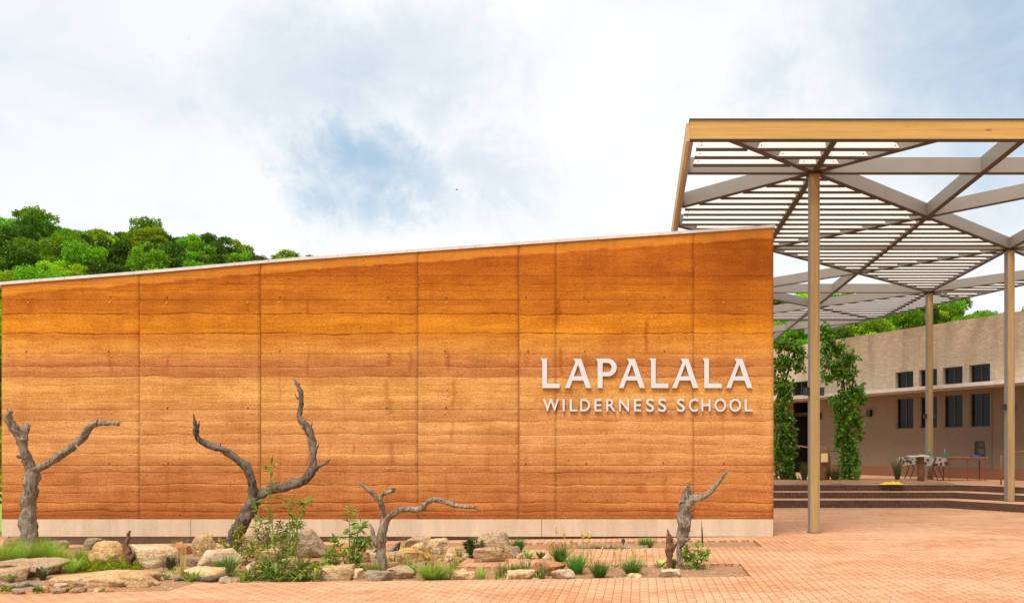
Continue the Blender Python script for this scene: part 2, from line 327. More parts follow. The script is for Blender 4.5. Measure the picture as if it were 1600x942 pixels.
M_PINE_Z = pine('pine_post', lin(150, 120, 66), lin(186, 152, 92), 2)
M_STEEL = simple('grey_painted_steel', (.25, .225, .195), .55, 0, .10, 3.0, .001, 90)
M_SHADE_PLATE = simple('dark_brown_shade_and_plate', (.055, .035, .022), .6, 0, .2, 5)  # underside shade of beams and slats as colour; also brown plates and screws
M_SLAT = simple('white_board', (.58, .56, .54), .6, 0, .06, 4.0, .0008, 120)
M_BLACK = simple('black_metal', (.015, .016, .018), .45, 0, .2)
M_CAP = simple('dark_capping', (.03, .045, .04), .5)
def paving():
    m, nt, b = mat('brick_paving'); p = pos_(nt); s = N(nt, 'ShaderNodeSeparateXYZ', {0: p}); x, y = s.outputs[0], s.outputs[1]
    i = math_(nt, 'FLOOR', math_(nt, 'MULTIPLY', x, 10.0)); odd = math_(nt, 'ABSOLUTE', math_(nt, 'MODULO', i, 2.0))
    yy = math_(nt, 'SUBTRACT', math_(nt, 'MULTIPLY', y, 5.0), math_(nt, 'MULTIPLY', odd, .5)); j = math_(nt, 'FLOOR', yy)
    wn = N(nt, 'ShaderNodeTexWhiteNoise', {'Vector': N(nt, 'ShaderNodeCombineXYZ', {0: i, 1: j, 2: 0.0}).outputs[0]}, noise_dimensions='3D').outputs['Value']
    fx = math_(nt, 'FRACT', math_(nt, 'MULTIPLY', x, 10.0)); fy = math_(nt, 'FRACT', yy)
    e = math_(nt, 'MAXIMUM', math_(nt, 'GREATER_THAN', math_(nt, 'ABSOLUTE', math_(nt, 'SUBTRACT', fx, .5)), .472), math_(nt, 'GREATER_THAN', math_(nt, 'ABSOLUTE', math_(nt, 'SUBTRACT', fy, .5)), .490))
    lo, hi = (.38, .165, .072), (.48, .240, .118)
    c = mix(nt, wn, lo, hi)
    big = noise_(nt, vmul(nt, p, (.45, .9, .45)), 1.0, 7, .66, .6); med = noise_(nt, vmul(nt, p, (3.0, 3.0, 3.0)), 1.0, 5, .65); fine = noise_(nt, p, 60.0, 4, .6)
    c = mix(nt, math_(nt, 'MULTIPLY', ramp(nt, big, [(.40, 0.0), (.56, 1.0)]), .72), c, (.56, .372, .228))       # pale dust trodden over the court
    c = mix(nt, math_(nt, 'MULTIPLY', ramp(nt, med, [(.45, 0.0), (.68, 1.0)]), .62), c, mix(nt, wn, (.34, .130, .056), (.44, .20, .095)))
    c = mix(nt, .3, c, mix(nt, fine, (.30, .12, .06), (.70, .38, .22)))
    c = mix(nt, e, c, (.34, .145, .064))
    setc(nt, b, c); b.inputs['Roughness'].default_value = .85; b.inputs['Specular IOR Level'].default_value = .25
    bump(nt, b, math_(nt, 'ADD', fine, math_(nt, 'MULTIPLY', e, -.8)), .003); return m
M_PAVE = paving()
def soilmat(name, c1, c2):
    m, nt, b = mat(name); p = pos_(nt); a = noise_(nt, p, 6.0, 8, .7); f = noise_(nt, p, 45.0, 6, .7); l = noise_(nt, p, 1.2, 4)
    c = mix(nt, ramp(nt, a, [(.3, 0.0), (.7, 1.0)]), c1, c2); c = mix(nt, math_(nt, 'MULTIPLY', l, .5), c, (c2[0]*1.15, c2[1]*1.2, c2[2]*1.25))
    c = mix(nt, .4, c, mix(nt, f, tuple(x*.4 for x in c1), tuple(x*1.5 for x in c2)))
    setc(nt, b, c); b.inputs['Roughness'].default_value = .95; bump(nt, b, math_(nt, 'ADD', a, math_(nt, 'MULTIPLY', f, .4)), .03); return m
M_SOIL = soilmat('red_soil', (.20, .085, .04), (.36, .19, .10))
M_GROUND = soilmat('earth_ground', (.24, .13, .07), (.36, .22, .13))
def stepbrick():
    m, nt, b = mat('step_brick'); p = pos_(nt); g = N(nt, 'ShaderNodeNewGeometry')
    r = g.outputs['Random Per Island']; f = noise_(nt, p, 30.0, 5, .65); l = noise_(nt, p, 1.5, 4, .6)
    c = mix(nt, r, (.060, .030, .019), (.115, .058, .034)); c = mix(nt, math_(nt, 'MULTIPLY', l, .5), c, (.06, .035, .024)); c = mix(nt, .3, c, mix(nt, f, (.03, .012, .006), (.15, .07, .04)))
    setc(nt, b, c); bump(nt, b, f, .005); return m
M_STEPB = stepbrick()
def rockmat(name, c1, c2, c3):
    m, nt, b = mat(name); p = obj_(nt); oi = N(nt, 'ShaderNodeObjectInfo').outputs['Random']
    pv = N(nt, 'ShaderNodeVectorMath', {0: p, 1: N(nt, 'ShaderNodeCombineXYZ', {0: math_(nt, 'MULTIPLY', oi, 40.0), 1: 0.0, 2: 0.0}).outputs[0]}, operation='ADD').outputs[0]
    a = noise_(nt, vmul(nt, pv, (1, 1, 2.2)), 3.0, 7, .65, .5); f = noise_(nt, pv, 28.0, 7, .7); v = noise_(nt, vmul(nt, pv, (1.5, 1.5, 9.0)), 1.5, 6, .6)
    c = mix(nt, ramp(nt, a, [(.32, 0.0), (.68, 1.0)]), c1, c2); c = mix(nt, math_(nt, 'MULTIPLY', ramp(nt, v, [(.46, 0.0), (.62, 1.0)]), .8), c, c3)
    c = mix(nt, .5, c, mix(nt, ramp(nt, f, [(.35, 0.0), (.65, 1.0)]), tuple(x*.40 for x in c1), tuple(min(1, x*1.35) for x in c2)))
    hv = N(nt, 'ShaderNodeHueSaturation', {'Value': math_(nt, 'ADD', .8, math_(nt, 'MULTIPLY', oi, .35)), 'Saturation': math_(nt, 'ADD', .92, math_(nt, 'MULTIPLY', oi, .3)), 'Color': c}).outputs[0]
    setc(nt, b, hv); b.inputs['Roughness'].default_value = .9; b.inputs['Specular IOR Level'].default_value = .2
    bump(nt, b, math_(nt, 'ADD', math_(nt, 'MULTIPLY', v, .8), math_(nt, 'MULTIPLY', f, .6)), .06); return m
M_ROCK = {'tan': rockmat('tan_sandstone', (.40, .245, .125), (.62, .45, .275), (.36, .17, .08)), 'cream': rockmat('cream_sandstone', (.50, .32, .17), (.74, .59, .41), (.42, .22, .10)),
          'grey': rockmat('grey_stone', (.28, .185, .115), (.50, .39, .275), (.36, .18, .09)), 'red': rockmat('red_stone', (.36, .16, .08), (.50, .28, .16), (.28, .12, .06))}
def barkmat(name, c1, c2, c3):
    m, nt, b = mat(name); p = pos_(nt); g = noise_(nt, vmul(nt, p, (30, 30, 7)), 1.0, 7, .7, 1.2); l = noise_(nt, p, 3.0, 4, .6); f = noise_(nt, p, 70.0, 4, .6)
    c = mix(nt, ramp(nt, g, [(.40, 0.0), (.56, 1.0)]), c1, c2); c = mix(nt, math_(nt, 'MULTIPLY', ramp(nt, l, [(.5, 0.0), (.7, 1.0)]), .65), c, c3)
    c = mix(nt, .25, c, mix(nt, f, (.03, .022, .016), c2))
    setc(nt, b, c); b.inputs['Roughness'].default_value = .9; b.inputs['Specular IOR Level'].default_value = .15; bump(nt, b, math_(nt, 'ADD', g, math_(nt, 'MULTIPLY', f, .3)), .035); return m
M_DEAD1 = barkmat('grey_deadwood', (.07, .048, .032), (.40, .335, .25), (.50, .43, .33))
M_DEAD2 = barkmat('dark_deadwood', (.030, .021, .015), (.22, .175, .13), (.33, .27, .21))
M_DEAD3 = barkmat('pale_deadwood', (.085, .05, .03), (.42, .335, .24), (.56, .47, .37))
M_DEAD4 = barkmat('red_deadwood', (.09, .04, .022), (.30, .15, .085), (.24, .13, .08))
M_BARK = barkmat('tree_bark', (.05, .036, .024), (.15, .11, .08), (.19, .15, .11))
L_DARK = leafmat('dark_tuft_green', (0.0621, 0.1782, 0.0297), (0.1512, 0.3564, 0.0486)); L_LIGHT = leafmat('light_grass_green', (0.1639, 0.3157, 0.0253), (0.3795, 0.5313, 0.0627)); L_SHRUB = leafmat('fresh_shrub_green', (0.132, 0.264, 0.033), (0.352, 0.484, 0.077))
L_VINE = leafmat('creeper_green', (0.0500, 0.1300, 0.0096), (0.1430, 0.2860, 0.0216)); L_VINE2 = leafmat('pale_creeper_green', (0.086, 0.182, 0.026), (0.215, 0.364, 0.052))
L_OLIVE = leafmat('olive_green', (.09, .12, .03), (.19, .22, .07)); L_DRY = leafmat('dry_straw', (.40, .29, .10), (.62, .48, .2)); L_COVER = leafmat('ground_cover_green', (.14, .20, .008), (.34, .38, .02))
L_AGAVE = leafmat('agave_dark', (.05, .06, .03), (.12, .14, .07), .1); L_PALE = leafmat('pale_succulent', (.22, .34, .08), (.42, .52, .16), .25)
L_YEL = leafmat('yellow_petal', (.75, .50, .02), (.85, .62, .04), .3); L_ORA = leafmat('orange_petal', (.75, .33, .02), (.85, .42, .03), .3)
L_STEM = simple('green_stem', (.14, .20, .05), .6)
L_T = [leafmat('hill_leaf_mid', (0.0887, 0.2326, 0.0086), (0.2662, 0.5242, 0.0194), .35, .6, .35), leafmat('hill_leaf_dark', (0.0355, 0.0981, 0.0073), (0.1085, 0.2225, 0.0165), .3, .6, .35),
       leafmat('hill_leaf_bright', (0.1876, 0.3599, 0.0094), (0.4788, 0.6804, 0.0202), .4, .6, .35), leafmat('hill_leaf_grey', (0.1276, 0.1633, 0.0376), (0.2737, 0.3105, 0.0808), .3, .6, .35)]
def facademat():
    m, nt, b = mat('tan_split_brick'); p = obj_(nt)
    bk = N(nt, 'ShaderNodeTexBrick', {'Vector': N(nt, 'ShaderNodeCombineXYZ', {0: N(nt, 'ShaderNodeSeparateXYZ', {0: p}).outputs[0], 1: N(nt, 'ShaderNodeSeparateXYZ', {0: p}).outputs[2], 2: 0.0}).outputs[0],
        'Color1': (.56, .425, .29, 1), 'Color2': (.72, .575, .42, 1), 'Mortar': (.54, .41, .29, 1), 'Scale': 1.0, 'Mortar Size': .008, 'Brick Width': .22, 'Row Height': .075, 'Bias': 0.0})
    st = noise_(nt, vmul(nt, p, (1.6, 1, .22)), 1.0, 5, .6); f = noise_(nt, vmul(nt, p, (6, 6, 20)), 1.0, 6, .65)
    c = mix(nt, math_(nt, 'MULTIPLY', ramp(nt, st, [(.48, 0.0), (.66, 1.0)]), .55), bk.outputs['Color'], (.25, .185, .14))
    c = mix(nt, .3, c, mix(nt, f, (.22, .16, .11), (.62, .50, .39)))
    setc(nt, b, c); bump(nt, b, math_(nt, 'ADD', f, math_(nt, 'MULTIPLY', bk.outputs['Fac'], -.6)), .02); return m
M_FACADE = facademat(); M_TAUPE = simple('taupe_brick', (.225, .163, .113), .9, 0, .22, 5.0, .012, 22, (1, 1, 3))
M_RPLINTH = simple('red_brick_plinth', (.26, .115, .055), .9, 0, .3, 9.0, .01, 40, (1, 1, 3))
M_ROOF = simple('roof_sheet', (.30, .28, .26), .7)
M_FRAME = simple('dark_window_frame', (.05, .038, .032), .5)
M_GLASS = simple('dark_window_glass', (.008, .009, .009), .08, 0, .3, .7, 0, 1, (1, 1, 1), .2)
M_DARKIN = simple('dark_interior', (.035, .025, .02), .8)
M_CREAM = simple('cream_plaque', (.72, .58, .27), .5)
M_REDP = simple('red_oxide_pipe', (.24, .085, .045), .5); M_WOODT = simple('brown_table_wood', (.30, .15, .065), .5, 0, .3, 6, 0, 1, (1, 8, 8)); M_REDLEG = simple('red_brown_leg', (.22, .055, .03), .5)
M_CLOTH, nt, b = mat('patterned_cloth'); p = obj_(nt)
ck = N(nt, 'ShaderNodeTexVoronoi', {'Vector': p, 'Scale': 9.0}); setc(nt, b, mix(nt, ramp(nt, ck.outputs['Distance'], [(.42, 0.0), (.55, 1.0)]), (.07, .05, .04), (.40, .36, .31)))
M_WHITE = simple('white_stone_top', (.66, .66, .62), .5); M_STUMP = barkmat('stump_bark', (.13, .06, .025), (.32, .17, .075), (.22, .12, .06))
M_TEAL = simple('teal_bottle', (.03, .22, .17), .25); M_BLUE = simple('blue_cloth', (.03, .06, .30), .8); M_YELLOW = simple('yellow_fabric', (.72, .48, .02), .7, 0, .2, 9)
M_LETTER = simple('white_letter', (.555, .575, .59), .5, 0, .03, 5)
M_PLUG = simple('pale_plug', (.66, .33, .13), .9); M_HOLE = simple('dark_hole', (.10, .045, .02), .95); M_CRACK = simple('joint_earth', (.36, .12, .025), .95, 0, .2, 14)
M_HILL = soilmat('hill_soil', (.05, .07, .02), (.11, .13, .04)); M_LAWN = soilmat('lawn_green', (.10, .20, .02), (.22, .34, .05))

# ------------------------------------------------------------------ ground
def bed_at(x, y):
    if -13 < x < 2.0 and 14.0 < y < 15.0: return True
    if -13 < x < 1.4 and 10.8 < y < 12.0: return True
    if -13 < x < -2.6 and 11.9 < y < 14.1: return True
    if -13 < x < -5.6 and 10.2 < y < 10.9: return True
    return False
m_ = MB()
xs = [-700, -200, -60, -25, -13, -8, -4, 0, 2.4, 8, 25, 60, 200, 700]; ys = [-400, -100, -30, -15, 5, 9, 12, 15.5, 17, 23, 40, 100, 300, 900]
gv = [(x, y, gz(x)-.06) for y in ys for x in xs]; nx = len(xs)
m_.add(gv, [(j*nx+i, j*nx+i+1, (j+1)*nx+i+1, (j+1)*nx+i) for j in range(len(ys)-1) for i in range(nx-1)])
tag(m_.obj('ground', M_GROUND), kind='structure')
m_ = MB(); xs = [-25, -13, -5.6, -2.6, 1.4, 2.0, 2.4, 25]; ys = [-15, 8.2, 10.2, 10.8, 12.0, 14.0, 15.0, 15.62, 21, 30]
for i in range(len(xs)-1):
    for j in range(len(ys)-1):
        if bed_at((xs[i]+xs[i+1])/2, (ys[j]+ys[j+1])/2): continue
        if ys[j] >= 15.6 and xs[i+1] <= -12.9: continue
        m_.add([(xs[i],ys[j],gz(xs[i])-.004),(xs[i+1],ys[j],gz(xs[i+1])-.004),(xs[i+1],ys[j+1],gz(xs[i+1])-.004),(xs[i],ys[j+1],gz(xs[i])-.004)], [(0,1,2,3)])
pavement = tag(m_.obj('pavement', M_PAVE), kind='structure')
# soil of the beds: a rough sheet
m_ = MB(); sx = np.arange(-13, 2.05, .12); sy = np.arange(10.2, 15.2, .12)
def soil_z(x, y): return gz(x)-.035+.022*noise.noise(Vector((x*2.1, y*2.1, 0)))+.012*noise.noise(Vector((x*7, y*7, 4)))+(.05*smooth(11.2, 13.0, y)*smooth(-2.2, -3.4, x))
gv = [(x, y, soil_z(x, y)) for y in sy for x in sx]; nx = len(sx); ff = []
for j in range(len(sy)-1):
    for i in range(nx-1):
        if bed_at(sx[i]+.06, sy[j]+.06): ff.append((j*nx+i, j*nx+i+1, (j+1)*nx+i+1, (j+1)*nx+i))
m_.add(gv, ff); tag(m_.obj('garden_soil', M_SOIL, smooth_=True), kind='structure')
# pavers: each a chamfered brick
bw, bl, bh, ch = .0487, .0988, .055, .0010
BV = np.array([(sx_*(bw-c), sy_*(bl-c), z) for z, c in ((-bh, 0), (-ch, 0), (0, ch)) for sx_, sy_ in ((-1,-1),(1,-1),(1,1),(-1,1))])
BF = np.array([[8,9,10,11]]+[[4*k+i, 4*k+(i+1)%4, 4*k+4+(i+1)%4, 4*k+4+i] for k in (0, 1) for i in range(4)])
def paved(x, y):
    if y > 23.04 or y < 8.2 or bed_at(x, y) or (x < 2.42 and y > 15.62) or (x > 8.1 and y > 21.0-(x-9.7)*1.287+.05): return False
    u = CX+x/y*F
    return -150 < u < 1750
cent = []; halves = []
for i in range(-125, 140):
    for j in range(41, 120):
        x = (i+.5)*.1; y = (j+.5+(.5 if i % 2 else 0))*.2; a_, b_ = paved(x, y-.05), paved(x, y+.05)
        if a_ and b_: cent.append((x, y))
        elif a_ or b_: halves.append((x, y-.05 if a_ else y+.05))
cent = np.array(cent); pxu = CX+cent[:, 0]/cent[:, 1]*F; pyv = HY+(EYE)/cent[:, 1]*F
vis = (pxu > 4) & (pxu < 1596) & (pyv < 940)
order = np.argsort(np.where(vis, cent[:, 1], 99)); top = set(order[:300].tolist())
bme = np_mesh('brick', BV, BF, M_PAVE)
for k in order[:300]:
    x, y = cent[k]; o = link('brick', bme, pavement, (x, y, gz(x)+random.uniform(-.001, .001)))
rest = np.array([k for k in range(len(cent)) if k not in top]); nb = len(rest)
zz = np.array([gz(cent[k][0]) for k in rest])+RNG.uniform(-.001, .001, nb)
V = BV[None]+np.stack([cent[rest, 0], cent[rest, 1], zz], 1)[:, None]
HV = BV*np.array([1, .5*.985, 1]); hc = np.array([(x, y, gz(x)) for x, y in halves])
V = np.concatenate([V, HV[None]+hc[:, None]]); nb = len(V)
Fq = BF[None]+(np.arange(nb)*12)[:, None, None]
tag(link('brick_field', np_mesh('brick_field', V.reshape(-1, 3), Fq.reshape(-1, 4), M_PAVE), pavement), kind='stuff')

# ------------------------------------------------------------------ steps and terrace
SD = Vector((1.36, -1.75)).normalized()
def step_line(Y, xc, off=0): return [(-9, Y), (xc, Y), (xc+SD.x*12, Y+SD.y*12)]
def brick_riser(o, line, z0, z1, courses):
    """bricks standing proud of the riser core"""
    m = MB(); hgt = (z1-z0)/courses
    for (a, b_) in zip(line[:-1], line[1:]):
        a, b_ = Vector(a), Vector(b_); L = (b_-a).length; d = (b_-a)/L; nrm = Vector((d.y, -d.x))
        for c in range(courses):
            s = -.11*(c % 2)
            while s < L:
                s0, s1 = max(0, s)+.004, min(L, s+.215)-.004
                if s1-s0 > .02:
                    p, q = a+d*s0, a+d*s1; pr = .012+random.uniform(-.003, .003)
                    if abs(p.x) < 16: m.prism([(p.x, p.y), (p.x+nrm.x*pr, p.y+nrm.y*pr), (q.x+nrm.x*pr, q.y+nrm.y*pr), (q.x, q.y)], z0+c*hgt+.004, z0+(c+1)*hgt-.003)
                s += .215
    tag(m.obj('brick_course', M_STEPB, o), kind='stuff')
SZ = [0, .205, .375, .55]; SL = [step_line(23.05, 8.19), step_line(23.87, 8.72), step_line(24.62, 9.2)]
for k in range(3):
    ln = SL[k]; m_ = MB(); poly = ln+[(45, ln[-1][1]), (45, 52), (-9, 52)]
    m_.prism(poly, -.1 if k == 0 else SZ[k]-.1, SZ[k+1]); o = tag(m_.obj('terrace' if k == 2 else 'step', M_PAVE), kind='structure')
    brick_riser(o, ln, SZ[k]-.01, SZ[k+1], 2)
m_ = MB(); gx = np.arange(2.0, 9.3, .2); gy = np.arange(24.95, 27.3, .2); nx = len(gx)
def tz(x, y): return .555+.10*smooth(0, .5, min(x-2, 9.3-x, y-24.9, 27.4-y))+.02*noise.noise(Vector((x*2, y*2, 0)))
m_.add([(x, y, tz(x, y)) for y in gy for x in gx], [(j*nx+i, j*nx+i+1, (j+1)*nx+i+1, (j+1)*nx+i) for j in range(len(gy)-1) for i in range(nx-1)])
tag(m_.obj('terrace_soil', M_SOIL, smooth_=True), kind='structure')

# ------------------------------------------------------------------ rammed earth wall
WY = 15.6; wx = lambda px: (px-CX)*WY/F
TOPL = [(-40, 444.5), (0, 441), (100, 433), (200, 425.5), (300, 417), (400, 408), (465, 402.5), (560, 396), (810, 378.5), (1000, 365.5), (1210, 351.5), (1300, 345)]
def top_z(x):
    px = x*F/WY+CX
    return wall_y(np.interp(px, [a for a, _ in TOPL], [b for _, b in TOPL]))
wall = empty('rammed_earth_wall', (wx(600), WY+.2, 0), 'long sloping orange rammed earth wall with white letters', 'wall')
def local(o, me_obj): me_obj.matrix_parent_inverse = Matrix.Translation(-Vector(o.location)); return me_obj
Z0 = wall_y(811)
edges = [2.5, 218, 407, 653, 811, 869, 1084, 1208.5]; gapw = [0, .003, .014, .003, .014, .0025, .003, 0]
for k in range(7):
    x0, x1 = wx(edges[k])+gapw[k]/2, wx(edges[k+1])-gapw[k+1]/2
    nxp = max(2, int((x1-x0)/.07)); nzp = 130; V = []; D = []
    for i in range(nxp+1):
        x = x0+(x1-x0)*i/nxp; zt = top_z(x)-.055
        for j in range(nzp+1):
            z = Z0+(zt-Z0)*j/nzp; e = min(1, min(i, nxp-i)*.5)
            d = .005*noise.noise(Vector((x*.7, k*5, z*6)))+.004*noise.noise(Vector((x*2.5, k*3, z*9)))
            V.append((x, WY+d*e+((.006 if gapw[k if i == 0 else k+1] > .01 else .0015) if (i in (0, nxp)) else 0), z)); D.append(zt-z)
    nf = len(V); q = lambda i, j: i*(nzp+1)+j
    Fs = [(q(i, j), q(i+1, j), q(i+1, j+1), q(i, j+1)) for i in range(nxp) for j in range(nzp)]
    # sides, top and back
    V += [(x0, WY+.42, Z0), (x0, WY+.42, top_z(x0)-.055), (x1, WY+.42, Z0), (x1, WY+.42, top_z(x1)-.055)]; D += [2, 0, 2, 0]
    Fs += [tuple([nf]+[nf+1]+[q(0, j) for j in range(nzp, -1, -1)])[::-1], tuple([nf+2]+[nf+3]+[q(nxp, j) for j in range(nzp, -1, -1)]), tuple([q(i, nzp) for i in range(nxp+1)]+[nf+3, nf+1]), (nf+2, nf, nf+1, nf+3)]
    me = bpy.data.meshes.new('wall_panel'); me.from_pydata(V, [], Fs); me.materials.append(M_RAM)
    a = me.attributes.new('dtop', 'FLOAT', 'POINT'); a.data.foreach_set('value', D); me.update()
    sm = [True]*(nxp*nzp)+[False]*4; me.polygons.foreach_set('use_smooth', sm)
    local(wall, link('wall_panel', me, wall))
# core behind the joints
m_ = MB(); xa, xb = wx(6), wx(1205)
m_.prism([(xa, WY+.03), (xb, WY+.03), (xb, WY+.40), (xa, WY+.40)], Z0-.02, Z0+.05)
pts = [xa+(xb-xa)*i/12 for i in range(13)]
m_ = MB(); V = [(x, y, z) for x in pts for y in (WY+.014, WY+.40) for z in (Z0-.02, top_z(x)-.075)]
m_.add(V, [(4*i, 4*i+4, 4*i+5, 4*i+1) for i in range(12)]+[(4*i+2, 4*i+3, 4*i+7, 4*i+6) for i in range(12)]+[(4*i+1, 4*i+5, 4*i+7, 4*i+3) for i in range(12)]+[(0, 1, 3, 2), (48, 50, 51, 49)])
local(wall, m_.obj('joint_core', M_CRACK, wall))
# coping slabs
cps = [-12, 102, 210, 315, 420, 528, 636, 744, 850, 935, 1062, 1211]
for a, b_ in zip(cps[:-1], cps[1:]):
    x0, x1 = wx(a)+.003, wx(b_)-.003; m_ = MB(); tk = .085
    V = []
    for x in (x0, (x0+x1)/2, x1):
        z = top_z(x); V += [(x, WY-.025, z-tk*.62), (x, WY-.025, z), (x, WY+.45, z), (x, WY+.45, z-tk*.62)]
    m_.add(V, [(0, 4, 5, 1), (4, 8, 9, 5), (1, 5, 6, 2), (5, 9, 10, 6), (2, 6, 7, 3), (6, 10, 11, 7), (3, 7, 4, 0), (7, 11, 8, 4), (0, 1, 2, 3), (8, 11, 10, 9)])
    local(wall, m_.obj('coping', M_COPING, wall))
m_ = MB()
for a, b_ in zip((5, 300, 603, 847), (299.2, 602.2, 846.2, 1207.5)):
    m_ = MB().box((wx(a), WY-.035, wall_y(837.5)), (wx(b_), WY+.44, Z0)); local(wall, m_.obj('plinth', M_PLINTH, wall))
m_ = MB().box((wx(8), WY+.07, -.5), (wx(1204), WY+.38, wall_y(837.5))); local(wall, m_.obj('footing', M_FOOT, wall))
# form-tie holes with their pale plugs
hole = MB().add([(math.cos(a)*.016, 0, math.sin(a)*.014) for a in [2*math.pi*i/8 for i in range(8)]]+[(math.cos(a)*.011, -.006, math.sin(a)*.010) for a in [2*math.pi*i/8 for i in range(8)]],
               [(i, (i+1) % 8, 8+(i+1) % 8, 8+i) for i in range(8)]+[tuple(range(8, 16))])
hm, pm = hole.mesh('tie_hole', M_HOLE), hole.mesh('tie_plug', M_PLUG)
for y in (468, 552, 640, 727):
    for px in (43, 172, 262, 388, 437, 606, 697, 823, 914, 1038, 1130):
        if y < 480 and px > 950: yy = y
        else: yy = y
        for me, dy in ((hm, -3.5), (pm, 4.5)):
            if random.random() < .22: continue
            if 845 < px < 1180 and 555 < yy+dy < 645: continue
            o = link(me.name, me, wall, (wx(px+random.uniform(-2, 2)), WY-.004, wall_y(yy+dy+random.uniform(-.6, .6)))); local(wall, o)
# ------------------------------------------------------------------ sign letters
sign = empty('wall_sign', (wx(1012), WY, wall_y(606)), 'two rows of raised white letters fixed to the orange wall', 'sign')
SY = WY-.006; TH = .035
def letter(splines, name='letter'):
    cu = bpy.data.curves.new('letter_curve', 'CURVE'); cu.dimensions = '2D'; cu.fill_mode = 'BOTH'; cu.extrude = TH/2
    for pts in splines:
        s = cu.splines.new('POLY'); s.points.add(len(pts)-1); s.use_cyclic_u = True
        for q, (a, b_) in zip(s.points, pts): q.co = (wx(a), wall_y(b_), 0, 1)
    o = bpy.data.objects.new('tmp', cu); COL.objects.link(o); return finish(o, name)
def finish(o, name, fit=None):
    dg = bpy.context.evaluated_depsgraph_get(); me = bpy.data.meshes.new_from_object(o.evaluated_get(dg)); bpy.data.objects.remove(o)
    co = np.array([v.co for v in me.vertices])
    if fit:
        (x0, x1, z0, z1) = fit; lo, hi = co.min(0), co.max(0)
        co[:, 0] = x0+(co[:, 0]-lo[0])/(hi[0]-lo[0])*(x1-x0); co[:, 1] = z0+(co[:, 1]-lo[1])/(hi[1]-lo[1])*(z1-z0)
    out = np.stack([co[:, 0], SY-TH/2-co[:, 2], co[:, 1]], 1)
    me.vertices.foreach_set('co', out.astype(np.float32).ravel()); me.materials.clear(); me.materials.append(M_LETTER); me.name = name
    me.flip_normals() if False else None; me.update()
    ob = link(name, me, sign); ob.matrix_parent_inverse = Matrix.Translation(-Vector(sign.location)); return ob
zq = lambda pts: [(820+a/4, 530+b_/4) for a, b_ in pts]
def arc(cx, cy, rx, ry, a0, a1, n=9): return [(cx+rx*math.cos(R(a0+(a1-a0)*i/n)), cy+ry*math.sin(R(a0+(a1-a0)*i/n))) for i in range(n+1)]
for ch_, ox in (('L', 100), ('A', 252), ('P', 443), ('A', 587), ('L', 778), ('A', 920), ('L', 1110), ('A', 1257)):
    if ch_ == 'L': letter([zq([(ox+a, b_) for a, b_ in ((0, 121), (40, 121), (40, 277), (119, 277), (119, 305), (11, 305), (11, 146), (8, 134))])])
    if ch_ == 'A': letter([zq([(ox+a, b_) for a, b_ in ((51, 123), (101, 123), (164, 305), (131, 305), (115, 258), (46, 258), (30, 305), (0, 305), (64, 148), (60, 135))]), zq([(ox+a, b_) for a, b_ in ((55, 232), (106, 232), (82, 158))])])
    if ch_ == 'P': letter([zq([(ox+a, b_) for a, b_ in [(0, 122), (76, 122)]+arc(76, 177, 56, 55, -90, 90)+[(44, 232), (44, 305), (13, 305), (13, 146), (9, 134)]]), zq([(ox+a, b_) for a, b_ in [(44, 206), (74, 206)]+arc(74, 177, 26, 29, 90, -90)+[(44, 148)]])])
for ch_, a, b_ in (('W', 115, 215), ('I', 238, 250), ('L', 282, 328), ('D', 348, 408), ('E', 436, 480), ('R', 510, 567), ('N', 590, 652), ('E', 683, 728), ('S', 757, 808), ('S', 832, 885),
                   ('S', 950, 1000), ('C', 1025, 1082), ('H', 1103, 1160), ('O', 1185, 1257), ('O', 1278, 1350), ('L', 1373, 1420)):
    cu = bpy.data.curves.new('letter_text', 'FONT'); cu.body = ch_; cu.extrude = TH/2; cu.offset = .010; cu.size = 1.0; cu.resolution_u = 4
    o = bpy.data.objects.new('tmp', cu); COL.objects.link(o)
    finish(o, 'letter', (wx(820+a/4), wx(820+b_/4), wall_y(530+450/4+(.6 if ch_ in 'SCO' else 0)), wall_y(530+374/4-(.6 if ch_ in 'SCO' else 0))))

# ------------------------------------------------------------------ timber and steel canopy
CZ = 6.80; BH = .30; XL, YF = .84, 14.49
GX = [3.30, 6.50, 9.70, 12.9, 16.1]; GY = [16.28, 19.4, 22.52, 25.64, 28.76, 31.9, 35.0]
canopy = empty('entrance_canopy', (GX[0], GY[0], 0), 'tall slatted canopy of grey beams on pine faced columns', 'canopy')
def cpart(o): return local(canopy, o)
def beam(p, q, dz, w=.10, mats=(None,), h=BH, name='beam', z=None):
    p, q = Vector(p), Vector(q); d = (q-p).normalized(); n = Vector((-d.y, d.x))*w/2; zb = (CZ if z is None else z)+dz
    c = [p+n, p-n, q-n, q+n]; m = MB(); m.prism([(v.x, v.y) for v in c], zb+.014, zb+h)
    o = cpart(m.obj(name, mats[0] or M_STEEL, canopy))
    n2 = n*1.12; c = [p+n2, p-n2, q-n2, q+n2]; m = MB(); m.prism([(v.x, v.y) for v in c], zb, zb+.013)  # thin dark strip paints the shade under the beam
    f = m.obj('underside_shade', M_SHADE_PLATE, o); return o
# rear edge runs parallel to the school building
RB0, RB1 = Vector((9.07, 35.7)), Vector((12.3, 27.5)); RD = (RB1-RB0).normalized()
def rear_x(y): return RB0.x+(y-RB0.y)*RD.x/RD.y
